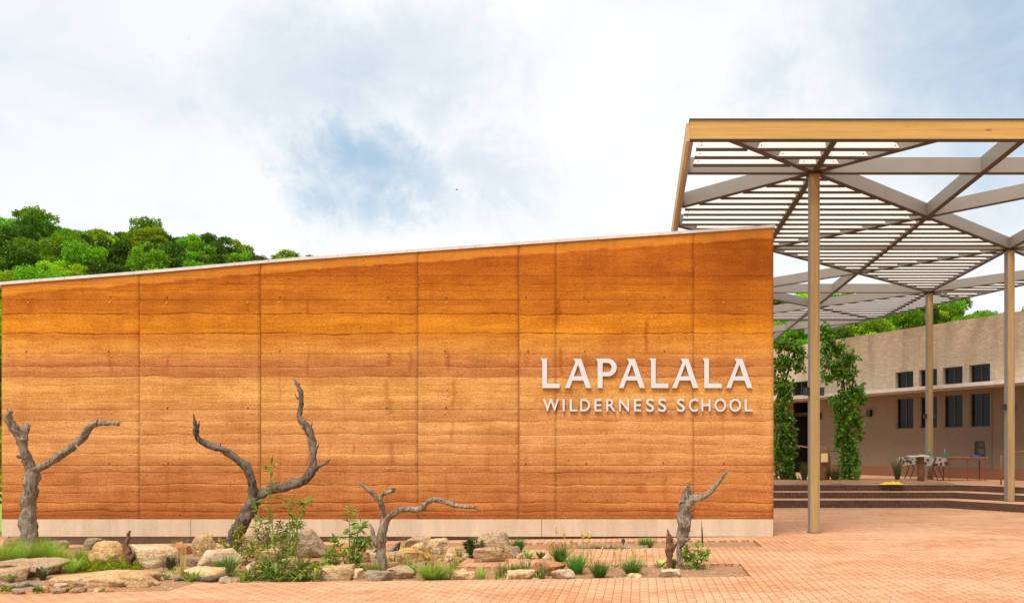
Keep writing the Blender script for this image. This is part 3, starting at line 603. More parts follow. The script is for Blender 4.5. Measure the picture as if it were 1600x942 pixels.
# front edge beam, left edge beam
m_ = MB().box((XL, YF-.06, CZ), (20, YF+.06, CZ+.315)); fb = cpart(m_.obj('front_beam', M_PINE_X, canopy))
m_ = MB().box((XL-.01, YF-.08, CZ+.316), (20, YF+.08, CZ+.335)); m_.obj('capping', M_CAP, fb)
m_ = MB().box((XL-.002, YF-.064, CZ-.014), (20, YF+.064, CZ-.001)); m_.obj('underside_shade', M_SHADE_PLATE, fb)  # same painted underside shade for the front beam
m_ = MB().box((XL-.055, YF+.062, CZ+.002), (XL+.005, 40, CZ+.31)); sb = cpart(m_.obj('side_beam', M_PINE_Y, canopy))
m_ = MB().box((XL+.006, YF+.064, CZ-.005), (XL+.065, 40, CZ+.31)); m_.obj('steel_lining', M_STEEL, sb)
XR = 18.0
for k, y in enumerate((GY[0], GY[2], GY[4], GY[6])): beam((XL+.07, y), (min(XR, rear_x(y)), y), .0+k*.0002)
for k, x in enumerate(GX[:4]):
    y1 = RB0.y+(x-RB0.x)*RD.y/RD.x; beam((x, YF+.07), (x, min(y1, 42)), .004)
def diag(p, q, dz): beam(p, q, dz)
# two families of diagonals, each one run from edge to edge
dx, dy = GX[1]-GX[0], GY[1]-GY[0]; sl = dy/dx
def run(x0, y0, s, dz):
    """line y=y0+s*sl*(x-x0) clipped to the canopy outline"""
    pts = []
    for x in np.linspace(XL+.07, XR, 800):
        y = y0+s*sl*(x-x0)
        if YF+.07 <= y <= 40 and x <= rear_x(y): pts.append((x, y))
    if len(pts) > 5: beam(pts[0], pts[-1], dz)
for k in range(0, 3): run(GX[0], GY[0]+k*2*dy*1.0, 1, .008)
for k in range(1, 4): run(GX[0], GY[0]-k*2*dy, 1, .008)
for k in range(0, 6): run(GX[0], GY[0]+k*2*dy, -1, .012)
rb = beam(tuple(RB0-RD*4.0), tuple(RB1+RD*9), .016)
# slatted triangles (plan polygons)
g = lambda i, j: (GX[i], GY[j])
tris = [[(XL+.07, YF+.08), (GX[0]-(GY[0]-YF)/sl, YF+.08), g(0, 0), (XL+.07, GY[0])],
        [(GX[0]-(GY[0]-YF)/sl, YF+.08), (GX[0]+(GY[0]-YF)/sl, YF+.08), g(0, 0)],
        [g(0, 0), g(1, 1), g(0, 2), (XL+.07, GY[2]-(GX[0]-XL)*sl), (XL+.07, GY[0]+(GX[0]-XL)*sl)],
        [g(1, 1), g(2, 2), g(0, 2)], [g(0, 2), g(2, 2), g(1, 3)], [g(2, 2), g(2, 4), g(1, 3)],
        [g(2, 4), g(1, 5), (GX[1], GY[6]), (9.3, GY[6]), (rear_x(33), 33), (rear_x(30), 30)], [g(1, 5), (GX[1], GY[6]), g(0, 6)],
        [g(2, 4), (12.2, GY[4]-(12.2-GX[2])*sl), (rear_x(27), 27), (rear_x(30), 30)], [(XL+.07, GY[2]-(GX[0]-XL)*sl), g(0, 2), (XL+.07, GY[2])]]
slat_cache = {}
for poly in tris:
    ys_ = [p[1] for p in poly]; k = math.ceil((min(ys_)+.05-YF)/.42)
    while YF+k*.42 < max(ys_)-.08:
        y = YF+k*.42+.12; k += 1; xs_ = []
        for (ax, ay), (bx, by) in zip(poly, poly[1:]+poly[:1]):
            if (ay-y)*(by-y) < 0: xs_.append(ax+(bx-ax)*(y-ay)/(by-ay))
        if len(xs_) < 2: continue
        x0, x1 = min(xs_)+.07, max(xs_)-.07
        if x1-x0 < .25: continue
        if any(abs(y-q) < .13 for q in (GY[0], GY[2], GY[4], GY[6])): continue
        e = .05; m = MB(); zb, zt = CZ+.045, CZ+.215
        # leaning white board with bevelled ends, dark strip below painting its underside shade
        V = [(x0, y-.030, zb), (x1, y-.030, zb), (x1-e, y+.045, zt), (x0+e, y+.045, zt), (x0, y-.002, zb), (x1, y-.002, zb), (x1-e, y+.073, zt), (x0+e, y+.073, zt)]
        m.add(V, [(0, 1, 2, 3), (5, 4, 7, 6), (3, 2, 6, 7), (0, 4, 5, 1), (0, 3, 7, 4), (1, 5, 6, 2)], 0)
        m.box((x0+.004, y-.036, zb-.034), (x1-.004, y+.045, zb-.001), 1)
        o = cpart(m.obj('slat', [M_SLAT, M_SHADE_PLATE], canopy))
        for xe in (x0+.10, x1-.10):
            for q in (.3, .7):
                zc = zb+(zt-zb)*q; yc = y-.030+.075*q
                if y < 20: SCREW = globals().get('SCREW') or MB().box((-.010, -.006, -.010), (.010, .004, .010)).mesh('screw', M_SHADE_PLATE); link('screw', SCREW, o, (xe, yc, zc))
# columns
def column(x, y, z0, name='column'):
    w, d = .085, .10; m = MB().box((x-w+.012, y-d, z0), (x+w-.012, y+d, CZ-.001)); o = cpart(m.obj(name, M_PINE_Z, canopy))
    for sgn in (-1, 1):
        m = MB().box((x+sgn*(w-.003)-.0085, y-d-.012, z0), (x+sgn*(w-.003)+.0085, y+d+.012, CZ-.002)); m.obj('steel_plate', M_STEEL, o)
        zl = 2.66; s0 = x+sgn*(w+.006)
        m = MB().box((min(s0, s0+sgn*.10), y-.045, zl-.06), (max(s0, s0+sgn*.10), y+.045, zl+.08)).box((min(s0, s0+sgn*.115), y-.052, zl+.08), (max(s0, s0+sgn*.115), y+.052, zl+.092))
        m.obj('spotlight', M_BLACK, o)
    m = MB().box((x-.11, y-.13, z0-.01), (x+.11, y+.13, z0+.010)); m.obj('base_plate', M_SHADE_PLATE, o)
    m = MB().box((x-.13, y-.13, CZ-.035), (x+.13, y+.13, CZ-.0015)); m.obj('head_plate', M_SHADE_PLATE, o)
column(GX[0], GY[0], 0); column(GX[2], GY[2], SZ[1]); column(GX[2], GY[4], SZ[3])

# ------------------------------------------------------------------ school building
BP = Vector((10.74, 30.6)); BU = Vector((.513, -.859)).normalized()       # BU runs along the facade towards the right
BA = math.atan2(BU.y, BU.x)
def tx(px):
    r = (px-CX)/F; return (r*BP.y-BP.x)/(BU.x-r*BU.y)
def zpix(px, y): t = tx(px); Yd = BP.y+BU.y*t; return EYE+(HY-y)*Yd/F
bld = empty('school_building', (BP.x, BP.y, SZ[3]), 'long tan split brick school building with small dark windows', 'building', rz=BA)
# local frame: x along the facade to the right, y into the building, z from terrace level
def fx(px): return tx(px)
Z3 = SZ[3]; TL, TR, TOP = -16.0, 14.0, 5.50
ups = [(1399, 1427), (1436, 1464), (1473, 1504), (1514, 1547)]
ops = [(fx(a), fx(b_), 4.44-Z3-.62, 4.46-Z3) for a, b_ in ups]+[(fx(a), fx(b_), 2.33-Z3, 3.47-Z3) for a, b_ in ups]
ops += [(fx(1303), fx(1313), 1.78-Z3, 3.2-Z3), (fx(1236), fx(1262), 3.88-Z3, 4.48-Z3)]
PASS = (fx(1231), fx(1262), .0, 3.05)
ops.append(PASS)
PLH = .38
def facade_cells(ops, x0, x1, z0, z1):
    X = sorted(set([x0, x1]+[v for o in ops for v in o[:2]])); Zs = sorted(set([z0, z1]+[v for o in ops for v in o[2:]]))
    for i in range(len(X)-1):
        for j in range(len(Zs)-1):
            cx, cz = (X[i]+X[i+1])/2, (Zs[j]+Zs[j+1])/2
            if any(o[0] < cx < o[1] and o[2] < cz < o[3] for o in ops): continue
            yield X[i], X[i+1], Zs[j], Zs[j+1]
m_ = MB(); TK = .32
for a, b_, c, d in facade_cells(ops+[(TL-9, TL-8, 3.14, 3.14)], TL, TR, PLH, TOP): m_.add([(a, 0, c), (b_, 0, c), (b_, 0, d), (a, 0, d)], [(0, 1, 2, 3)], 1 if (c+d)/2 < 3.14 else 0)  # cells below ledge height take the darker taupe colour
for a, b_, c, d in ops:
    m_.add([(a, 0, c), (a, 0, d), (a, TK, d), (a, TK, c)], [(0, 1, 2, 3)]); m_.add([(b_, 0, c), (b_, TK, c), (b_, TK, d), (b_, 0, d)], [(0, 1, 2, 3)])
    m_.add([(a, 0, d), (b_, 0, d), (b_, TK, d), (a, TK, d)], [(0, 1, 2, 3)]); 
    if c > 0: m_.add([(a, 0, c), (a, TK, c), (b_, TK, c), (b_, 0, c)], [(0, 1, 2, 3)])
m_.add([(TL, 0, TOP), (TR, 0, TOP), (TR, TK, TOP), (TL, TK, TOP)], [(0, 1, 2, 3)])
m_.add([(TL, 0, PLH), (TL, 0, TOP), (TL, 9, TOP), (TL, 9, PLH)], [(0, 1, 2, 3)]); m_.add([(TR, 0, PLH), (TR, 9, PLH), (TR, 9, TOP), (TR, 0, TOP)], [(0, 1, 2, 3)])
m_.add([(TL, 9, PLH), (PASS[0], 9, PLH), (PASS[0], 9, TOP), (TL, 9, TOP)], [(3, 2, 1, 0)]); m_.add([(PASS[1], 9, PLH), (TR, 9, PLH), (TR, 9, TOP), (PASS[1], 9, TOP)], [(3, 2, 1, 0)])
m_.obj('wall', [M_FACADE, M_TAUPE], bld)
m_ = MB()
m_.box((TL, -.02, -.02), (PASS[0], .3, PLH)).box((PASS[1], -.02, -.02), (TR, .3, PLH)); m_.obj('plinth', M_RPLINTH, bld)
m_ = MB().box((TL+.05, TK+.002, TOP-.35), (TR-.05, 8.9, TOP-.2)); m_.obj('roof', M_ROOF, bld)
m_ = MB().box((PASS[0]-.02, TK+.001, 0), (PASS[0], 8.95, 3.1)).box((PASS[1], TK+.001, 0), (PASS[1]+.02, 8.95, 3.1)).box((PASS[0], TK+.001, 2.45), (PASS[1], 8.95, 2.6)); m_.obj('passage_lining', M_DARKIN, bld)
m_ = MB().box((TL, -1.2, 3.08), (TR, -.001, 3.20)); sl_ = m_.obj('ledge_slab', M_SLAB, bld)
for a, b_, c, d in ops[:-1]:
    fr = MB(); w = .045; y0, y1 = .13, .18
    fr.box((a, y0, c), (a+w, y1, d)).box((b_-w, y0, c), (b_, y1, d)).box((a+w, y0, c), (b_-w, y1, c+w)).box((a+w, y0, d-w), (b_-w, y1, d))
    wn = fr.obj('window', M_FRAME, bld); mid = (a+b_)/2
    if b_-a > .45: MB().box((mid-.02, y0-.004, c+w), (mid+.02, y1-.004, d-w)).obj('mullion', M_FRAME, wn)
    for q0, q1 in ((a+w, mid-.02), (mid+.02, b_-w)): MB().box((q0, .150, c+w), (q1, .160, d-w)).obj('pane', M_GLASS, wn)
    MB().add([(a-.1, .9, c-.1), (b_+.1, .9, c-.1), (b_+.1, .9, d+.1), (a-.1, .9, d+.1)], [(0, 1, 2, 3)]).obj('dark_backing', M_DARKIN, wn)  # dark sheet behind the panes, unlit room put into its colour
for px, y in ((1360, 645), (1281, 650)):
    t = fx(px); z = zpix(px, y)-Z3
    m_ = MB().box((t-.10, -.13, z-.12), (t+.10, -.002, z+.12)).box((t-.085, -.115, z-.14), (t+.085, -.015, z-.12)); m_.obj('wall_lamp', M_BLACK, bld)
t = fx(1549); MB().box((t-.03, -.035, PLH), (t+.03, -.001, 3.08)).obj('downpipe', M_TAUPE, bld)
# passage: dark seat and post
m_ = MB().box((PASS[0]+.35, 2.6, 0), (PASS[0]+.45, 2.7, 2.45)); m_.obj('passage_post', M_FRAME, bld)

# ------------------------------------------------------------------ terrace things
def pipe_rail(name, pts, posts, label, z0):
    o = empty(name, (pts[0][0], pts[0][1], z0), label, 'handrail')
    m = MB().tube(pts, [.024]*len(pts), 8); local(o, m.obj('rail', M_REDP, o, True))
    for x, y, zt in posts: m = MB().tube([(x, y, z0-.01), (x, y, zt)], [.022, .022], 8); local(o, m.obj('post', M_REDP, o, True))
a = P(1236, 695, 28.0); b_ = P(1320, 706.5, 27.0)
pipe_rail('handrail', [a, a.lerp(b_, .5), b_], [(a.x+.02, a.y, a.z), (b_.x-.02, b_.y, b_.z)], 'thin rusty red handrail beside the standing boulder', Z3)
a = P(1563, 708, 24.6); b_ = P(1640, 703, 23.9)
pipe_rail('handrail', [a, a.lerp(b_, .5), b_], [(a.x+.02, a.y, a.z), (b_.x-.02, b_.y, b_.z)], 'rusty red handrail beside the terrace column at the steps', SZ[2]+.0)
def rock_mesh(name, w, d, h, mt, seed, flat=.5, sub=4):
    bm = bmesh.new(); bmesh.ops.create_icosphere(bm, subdivisions=sub, radius=1.0); rr = random.Random(seed)
    planes = []
    for _ in range(9+rr.randint(0, 4)):
        n = Vector((rr.gauss(0, 1), rr.gauss(0, 1), rr.gauss(0, .8))).normalized(); planes.append((n, rr.uniform(.58, .88)))
    planes.append((Vector((rr.uniform(-.15, .15), rr.uniform(-.2, .05), 1)).normalized(), flat)); planes.append((Vector((0, 0, -1)), .55))
    for v in bm.verts:
        p = v.co*1.12
        for n, dd in planes:
            k = p.dot(n)-dd
            if k > 0: p = p-n*k*.98
        p += p.normalized()*(.09*noise.noise(p*2.1+Vector((seed, 0, 0)))+.05*noise.noise(p*5+Vector((0, seed, 0)))+.03*noise.noise(Vector((p.x*6, p.y*6, p.z*16+seed)))+.018*noise.noise(p*15))
        v.co = p
    lo = [min(v.co[i] for v in bm.verts) for i in range(3)]; hi = [max(v.co[i] for v in bm.verts) for i in range(3)]
    for v in bm.verts: v.co = Vector((((v.co.x-lo[0])/(hi[0]-lo[0])-.5)*w, ((v.co.y-lo[1])/(hi[1]-lo[1])-.5)*d, (v.co.z-lo[2])/(hi[2]-lo[2])*h))
    me = bpy.data.meshes.new(name); bm.to_mesh(me); bm.free(); me.materials.append(mt); me.polygons.foreach_set('use_smooth', [True]*len(me.polygons)); return me
# standing boulder with a plaque
p = P(1286, 756, 25.6); me = rock_mesh('boulder', .46, .40, 1.10, M_STUMP, 12, .8)
bo = empty('standing_boulder', (p.x, p.y, Z3+.04), 'upright dark brown boulder bearing a small cream plaque', 'boulder'); o = link('boulder', me, bo)
MB().box((-.11, -.245, .60), (.09, -.20, .86)).obj('plaque', M_CREAM, bo)
# lectern: stump with a slab
p = on_ground(1439, 755.5, Z3); lc = empty('stump_lectern', (p.x, p.y, Z3), 'tree stump stand topped by a thin white slab', 'stand')
m_ = MB(); m_.tube([(0, 0, -.02), (.01, 0, .25), (-.01, 0, .5), (0, 0, .80)], [.105, .095, .098, .092], 12, 0, .12, 3); m_.obj('stump', M_STUMP, lc, True)
m_ = MB().prism([(-.42, -.20), (-.30, -.24), (.18, -.25), (.22, .18), (-.10, .22), (-.40, .15)], .80, .835); m_.obj('top_slab', M_WHITE, lc)
m_ = MB(); m_.box((-.05, -.08, .836), (.12, .05, .850)).box((-.02, -.03, .850), (.10, .08, .862)); 
tag(m_.obj('paper_stack', M_LETTER, None, loc=(p.x, p.y, Z3)), 'small loose pile of white papers on the stump stand', 'papers')
# cloth table
p = P(1443, 750, 28.1); ct = empty('folding_table', (p.x, p.y, Z3), 'folding table behind the stump under a patterned cloth', 'table')
MB().box((-.70, -.35, .715), (.62, .35, .74)).obj('tabletop', M_WOODT, ct)
for sx_ in (-1, 1):
    m_ = MB()
    for sy_ in (-1, 1): m_ = MB().tube([(sx_*.52, sy_*.28, .73), (sx_*.40, sy_*.28, .38), (sx_*.56, sy_*.28, 0)], [.016]*3, 6); m_.obj('leg', M_FRAME, ct)
m_ = MB(); V = []; outl = []
for i in range(60):
    a = 2*math.pi*i/60; c, s = math.cos(a), math.sin(a); r = 1/max(abs(c)/.71, abs(s)/.36); outl.append((c*r-.04, s*r))
V = [(x, y, .752) for x, y in outl]+[(x*1.03, y*1.03, .738) for x, y in outl]+[(x*(1.04+.03*math.sin(i*1.9)), y*(1.04+.05*math.sin(i*1.9)), .50+.03*math.sin(i*.9)) for i, (x, y) in enumerate(outl)]
m_.add(V, [tuple(range(60))]+[(k*60+i, (k+1)*60+i, (k+1)*60+(i+1) % 60, k*60+(i+1) % 60) for k in (0, 1) for i in range(60)])
tag(m_.obj('tablecloth', M_CLOTH, None, loc=(p.x, p.y, Z3)), 'white and brown patterned cloth draped over folding table', 'tablecloth')
def bottle(q, label):
    pr = [(.0, 0), (.036, 0), (.038, .02), (.038, .13), (.030, .16), (.014, .19), (.014, .225)]; m = MB(); V = []; n = 10
    for r, z in pr[1:]: V += [(r*math.cos(2*math.pi*k/n), r*math.sin(2*math.pi*k/n), z) for k in range(n)]
    m.add(V, [tuple(range(n))[::-1], tuple(range(5*n, 6*n))]+[(j*n+k, j*n+(k+1) % n, (j+1)*n+(k+1) % n, (j+1)*n+k) for j in range(5) for k in range(n)])
    r_ = empty('bottle', q, label, 'bottle', 'teal bottles on the tables'); m.obj('bottle_body', M_TEAL, r_, True); MB().tube([(0, 0, .224), (0, 0, .25)], [.016, .016], 8).obj('cap', M_WHITE, r_)
bottle((p.x+.17, p.y-.05, Z3+.752), 'small teal bottle on the patterned tablecloth')
# wooden table
q = P(1506.5, 750, 28.0); wt = empty('wooden_table', (q.x, q.y, Z3), 'plain brown wooden table with thin red legs against wall', 'table')
MB().box((-.67, -.30, .735), (.67, .32, .765)).obj('tabletop', M_WOODT, wt); MB().box((-.60, -.25, .67), (.60, .27, .734)).obj('apron', M_WOODT, wt)
for x, y in ((-.58, -.24), (.02, -.24), (.60, -.24), (-.58, .26), (.60, .26)): MB().tube([(x, y, 0), (x, y, .69)], [.017, .024], 8).obj('leg', M_REDLEG, wt)
bottle((q.x-.62, q.y+.05, Z3+.765), 'small teal bottle on the end of the wooden table')
sp_ = empty('loudspeaker', (q.x+.52, q.y+.05, Z3+.765), 'black upright loudspeaker box on the wooden table', 'speaker')
m_ = MB().prism([(-.14, -.11), (-.11, -.135), (.11, -.135), (.14, -.11), (.12, .12), (-.12, .12)], 0, .50).prism([(-.12, -.10), (.12, -.10), (.10, .11), (-.10, .11)], .50, .53); m_.obj('cabinet', M_BLACK, sp_)
m_ = MB()
for zc, r in ((.17, .095), (.38, .05)): m_.tube([(0, -.136, zc), (0, -.150, zc)], [r, r*.92], 16)
m_.obj('grille', M_FRAME, sp_)
m_ = MB(); n = 14
V = [(.26*(.6+.4*math.cos(i*1.3))*math.cos(2*math.pi*i/n), .16*math.sin(2*math.pi*i/n), .0) for i in range(n)]+[(.15*math.cos(2*math.pi*i/n), .09*math.sin(2*math.pi*i/n), .05+.02*math.sin(i*2)) for i in range(n)]
m_.add(V, [tuple(range(n))[::-1], tuple(range(n, 2*n))]+[(i, (i+1) % n, n+(i+1) % n, n+i) for i in range(n)])
tag(m_.obj('blue_cloth', M_BLUE, None, True, (q.x+.32, q.y-.12, Z3+.766)), 'crumpled blue cloth beside the loudspeaker', 'cloth')
# yellow bundle at the terrace edge
p = on_ground(1396, 757.5, Z3); m_ = MB(); nx, ny = 22, 12; V = []
for j in range(ny):
    for i in range(nx):
        x, y = (i/(nx-1)-.5)*.66, (j/(ny-1)-.5)*.34; w_ = Vector((x*5, y*7, 3.3)); e_ = min(1, 3.2*min(i/(nx-1), 1-i/(nx-1), j/(ny-1), 1-j/(ny-1)))
        V.append((x+.05*noise.noise(w_), y*(1-.5*abs(x))+.05*noise.noise(w_+Vector((9, 0, 0))), .008+.10*abs(noise.noise(w_*1.3))*(.25+e_)+.05*e_))
m_.add(V, [(j*nx+i, j*nx+i+1, (j+1)*nx+i+1, (j+1)*nx+i) for j in range(ny-1) for i in range(nx-1)])
o = m_.obj('yellow_bundle', M_YELLOW, None, True, (p.x, p.y+.16, Z3))
tag(o, 'crumpled yellow fabric lying at the top of the steps', 'fabric')

# ------------------------------------------------------------------ plants: generators
def tuft_mesh(name, n, h, spread, mt, width=.008, droop=.5, seg=4, stiff=.15, rad=None):
    V = []; Fq = []
    for _ in range(n):
        a = random.uniform(0, 2*math.pi); r0 = (rad or spread*.25)*math.sqrt(random.random()); L = h*random.uniform(.55, 1.1)
        out = (random.random()**.7)*spread/h; base = Vector((r0*math.cos(a), r0*math.sin(a), -.01)); az = a+random.uniform(-.6, .6)
        side = Vector((-math.sin(az+random.uniform(-1, 1)), math.cos(az), 0)).normalized(); b0 = len(V)
        for s in range(seg+1):
            t = s/seg; p = base+Vector((math.cos(az)*out*L*t*(1+droop*t*.6), math.sin(az)*out*L*t*(1+droop*t*.6), L*t*(1-droop*out*t*.45)))
            w = width*(1-t*.92)*.5; V += [p-side*w, p+side*w]
        Fq += [(b0+2*s, b0+2*s+1, b0+2*s+3, b0+2*s+2) for s in range(seg)]
    return np_mesh(name, np.array([tuple(v) for v in V]), np.array(Fq), mt)
def at(px, y, dz=0):
    p = on_ground(px, y); return Vector((p.x, p.y, soil_z(p.x, p.y)+dz if bed_at(p.x, p.y) else p.z+dz))
def pm(px_, y): return F/on_ground(px_, y).y          # pixels per metre at a ground pixel

# ------------------------------------------------------------------ hills with trees
HX = [(-400, 392), (-100, 388), (0, 402), (60, 399), (150, 412), (240, 420), (330, 432), (400, 442), (480, 453), (560, 462), (700, 474), (1000, 480), (1200, 506), (1330, 512), (1440, 520), (1540, 543), (1640, 552), (2000, 560), (2600, 560)]
HYR = 140.0
HXX = [(a-CX)*HYR/F for a, _ in HX]; HZZ = [EYE+(HY-b_)*HYR/F for _, b_ in HX]
def hill_z(x, y):
    xr = x*HYR/max(y, 60) if y < HYR else x
    h = float(np.interp(xr, HXX, HZZ)); t = smooth(48, 146, y)
    return -.1+h*t+1.2*noise.noise(Vector((x*.05, y*.05, 0)))*t-max(0, y-150)*.10
m_ = MB(); hx = np.arange(-230, 260, 7.0); hy = np.arange(48, 230, 7.0); nx = len(hx)
m_.add([(x, y, hill_z(x, y)) for y in hy for x in hx], [(j*nx+i, j*nx+i+1, (j+1)*nx+i+1, (j+1)*nx+i) for j in range(len(hy)-1) for i in range(nx-1)])
tag(m_.obj('hill', M_HILL, smooth_=True), kind='structure')
m_ = MB(); m_.add([(-80, 16.6, gz(-80)-.045), (-11.9, 16.6, gz(-13)-.045), (-11.9, 50, gz(-13)-.045), (-80, 50, gz(-80)-.045)], [(0, 1, 2, 3)]); tag(m_.obj('lawn', M_LAWN), kind='structure')
def crown(name, blobs, n, mt, size, shell=.55):
    """leaf clumps spread through overlapping blobs: dense shells, open gaps between"""
    C = []; D = []; vol = np.array([b_[3]**2 for b_ in blobs]); vol = vol/vol.sum()
    for (bx, by, bz, r, fl), k in zip(blobs, (vol*n).astype(int)):
        d = unit(RNG.normal(size=(k, 3))); d[:, 2] = np.where(d[:, 2] < -.35, -d[:, 2]*.7, d[:, 2]); d = unit(d)
        rr_ = r*(shell+(1-shell)*RNG.random(k)**.6)[:, None]*(1+.28*np.sin(d[:, :1]*7+bx*3)*np.cos(d[:, 1:2]*6+by))
        C.append(np.array([bx, by, bz])+d*rr_*np.array([1, 1, fl])); D.append(d*.6+RNG.normal(size=(k, 3))*.7)
    C = np.concatenate(C); D = np.concatenate(D); n = len(C); s = size*RNG.uniform(.6, 1.35, n)
    V, Fq = leaf_arrays(C, D, s, s*.72); return np_mesh(name, V, Fq, mt)
PROT = []
def tree_proto(seed, H, Rr, kind, n=5200, size=.31, nb=15, tall=.62):
    rr = random.Random(seed); blobs = []; m = MB(); th = H*(1-tall)
    m.tube([(0, 0, -1.0), (.1, 0, th*.6), (rr.uniform(-.3, .3), rr.uniform(-.3, .3), H*.72)], [.24, .19, .06], 7, 0, .1, seed)
    for k in range(nb):
        a = k*2.4+rr.uniform(-.4, .4); t = (k+.5)/nb; rad = Rr*(.25+.62*math.sqrt(rr.random()))*(1-.55*t**2.2); z = th+(H-th)*(.12+.80*t); br = Rr*rr.uniform(.24, .40)
        c = (math.cos(a)*rad, math.sin(a)*rad, z); blobs.append((*c, br, rr.uniform(.62, .85)))
        m.tube([(0, 0, th*.7+z*.15), (c[0]*.5, c[1]*.5, (th*.7+z)*.5+.2), c], [.09, .05, .02], 5)
    PROT.append((m.mesh('trunk', M_BARK, True), crown('crown', blobs, n, L_T[kind], size), kind, H))
tree_proto(1, 9.0, 4.4, 0); tree_proto(2, 8.0, 3.9, 1, nb=13); tree_proto(3, 6.8, 3.7, 2, nb=12, tall=.75); tree_proto(4, 5.2, 3.4, 3, nb=11, tall=.8, size=.28); tree_proto(5, 10.5, 4.0, 0, 4200, nb=12, tall=.5); tree_proto(6, 7.2, 3.6, 0, nb=12, tall=.72); tree_proto(7, 7.4, 4.0, 2, 4600, nb=10, tall=.7)
TL_ = {0: 'mid green leafy tree', 1: 'dark green dense tree', 2: 'bright yellow green tree', 3: 'low grey green tree'}
def hill_tree(x, y, k, s, where):
    tm, cm, kind, H = PROT[k]; grp = TL_[kind]+'s '+where
    e = empty('hill_tree', (x, y, hill_z(x, y)-.2), ('tall ' if k == 4 else '')+TL_[kind]+' growing '+where, 'tree', ('tall ' if k == 4 else '')+grp, random.uniform(0, 6.28)); e.scale = (s, s, s*random.uniform(.9, 1.12))
    link('trunk', tm, e); link('crown', cm, e)
def scatter(x0, x1, y0, y1, gap, where, wts):
    pts = []; tries = 0
    while tries < 9000:
        tries += 1; y = random.uniform(y0, y1); px = random.uniform(x0, x1); x = (px-CX)*y/F
        g_ = gap*(.8+.35*(y-y0)/(y1-y0))
        if any((x-a)**2+(y-b_)**2 < g_*g_ for a, b_ in pts): continue
        pts.append((x, y))
    for x, y in pts: hill_tree(x, y, random.choices(range(7), wts)[0], random.uniform(.48, .80), where)
scatter(-60, 500, 84, 146, 3.7, 'on the hillside behind the wall', (5, 3, 4, 3, 0, 4, 3))
scatter(1195, 1620, 92, 146, 4.2, 'on the hillside behind the school building', (5, 3, 3, 2, 0, 4, 3))
for px, Y, k, s in ((44, 140, 4, .72), (62, 140, 0, .85), (6, 141, 0, .62), (84, 139, 1, .8), (132, 140, 4, .58), (168, 140, 4, .60), (236, 141, 4, .50), (290, 141, 0, .52), (325, 140, 5, .62), (355, 141, 1, .5), (395, 141, 2, .45), (458, 141, 1, .5)):
    hill_tree((px-CX)*Y/F, Y, k, s, 'on the hillside behind the wall')
# undergrowth between the trees
k = 26000; ux = RNG.uniform(-60, 1650, k); uy = RNG.uniform(58, 150, k); ux = (ux-CX)*uy/F; uz = np.array([hill_z(a, b_) for a, b_ in zip(ux, uy)])+RNG.uniform(0, 1.3, k)**1.4
C = np.stack([ux, uy, uz], 1); V, Fq = leaf_arrays(C, RNG.normal(size=(k, 3))+np.array([0, 0, .4]), RNG.uniform(.5, 1.1, k), RNG.uniform(.4, .8, k))
tag(link('undergrowth', np_mesh('undergrowth', V, Fq, L_T[1])), 'dense low green undergrowth covering the hillside', 'undergrowth', kind='stuff')

# ------------------------------------------------------------------ creepers on the terrace
def creeper(name, base, stems, blobs, n, label, Y):
    e = empty(name, base, label, 'tree'); m = MB()
    for st in stems:
        pts = [P(x, y, Y) for x, y, _ in st]; rd = [w*Y/F/2 for _, _, w in st]; sp = spline([(*p, r) for p, r in zip(pts, rd)], 4)
        m.tube([s[:3] for s in sp], [s[3] for s in sp], 7, 0, .1, 3)
    local(e, m.obj('trunk', M_BARK, e, True)); C = []; D = []
    tot = sum(b_[2]*b_[3] for b_ in blobs)
    for bx, by, rx, ry in blobs:
        k = int(n*rx*ry/tot); c = P(bx, by, Y); d = unit(RNG.normal(size=(k, 3))); rr_ = 1.22*(RNG.random(k)**.75)[:, None]*(1+.45*np.sin(d[:, :1]*6+bx)*np.cos(d[:, 2:]*5+by))
        C.append(np.array(c)+d*rr_*np.array([rx, max(rx, 8)*.9, ry])*Y/F); D.append(d+RNG.normal(size=(k, 3))*.6+np.array([0, 0, -.7]))
    C = np.concatenate(C); D = np.concatenate(D); s = RNG.uniform(.07, .15, len(C)); V, Fq = leaf_arrays(C, D, s, s*.7)
    local(e, link('crown', np_mesh('crown', V, Fq, [L_VINE, L_VINE2], (RNG.random(len(C)) < .3).astype(int)), e))
YC = 25.9
p = P(1325, 752, YC); creeper('climbing_tree', (p.x, p.y, Z3+.05), [[(1325, 758, 9), (1322, 700, 7), (1320, 640, 6), (1316, 590, 5), (1306, 550, 3), (1296, 522, 2)], [(1320, 640, 4), (1332, 600, 3), (1338, 570, 2)], [(1328, 758, 4), (1327, 700, 4), (1325, 650, 3)]],
    [(1289, 516, 9, 10), (1296, 532, 12, 10), (1309, 545, 14, 12), (1288, 548, 9, 12), (1326, 562, 14, 13), (1300, 570, 18, 13), (1318, 585, 20, 14), (1293, 592, 9, 8), (1335, 612, 16, 14), (1322, 625, 22, 14), (1306, 628, 12, 8), (1330, 650, 14, 14), (1320, 670, 13, 20), (1327, 695, 12, 18), (1322, 720, 13, 16), (1324, 743, 15, 12), (1340, 660, 8, 12), (1347, 622, 8, 10), (1343, 680, 6, 10), (1312, 640, 12, 20), (1312, 690, 8, 20), (1336, 720, 8, 20)], 5600, 'leafy green climber on a post right of the front column', YC)
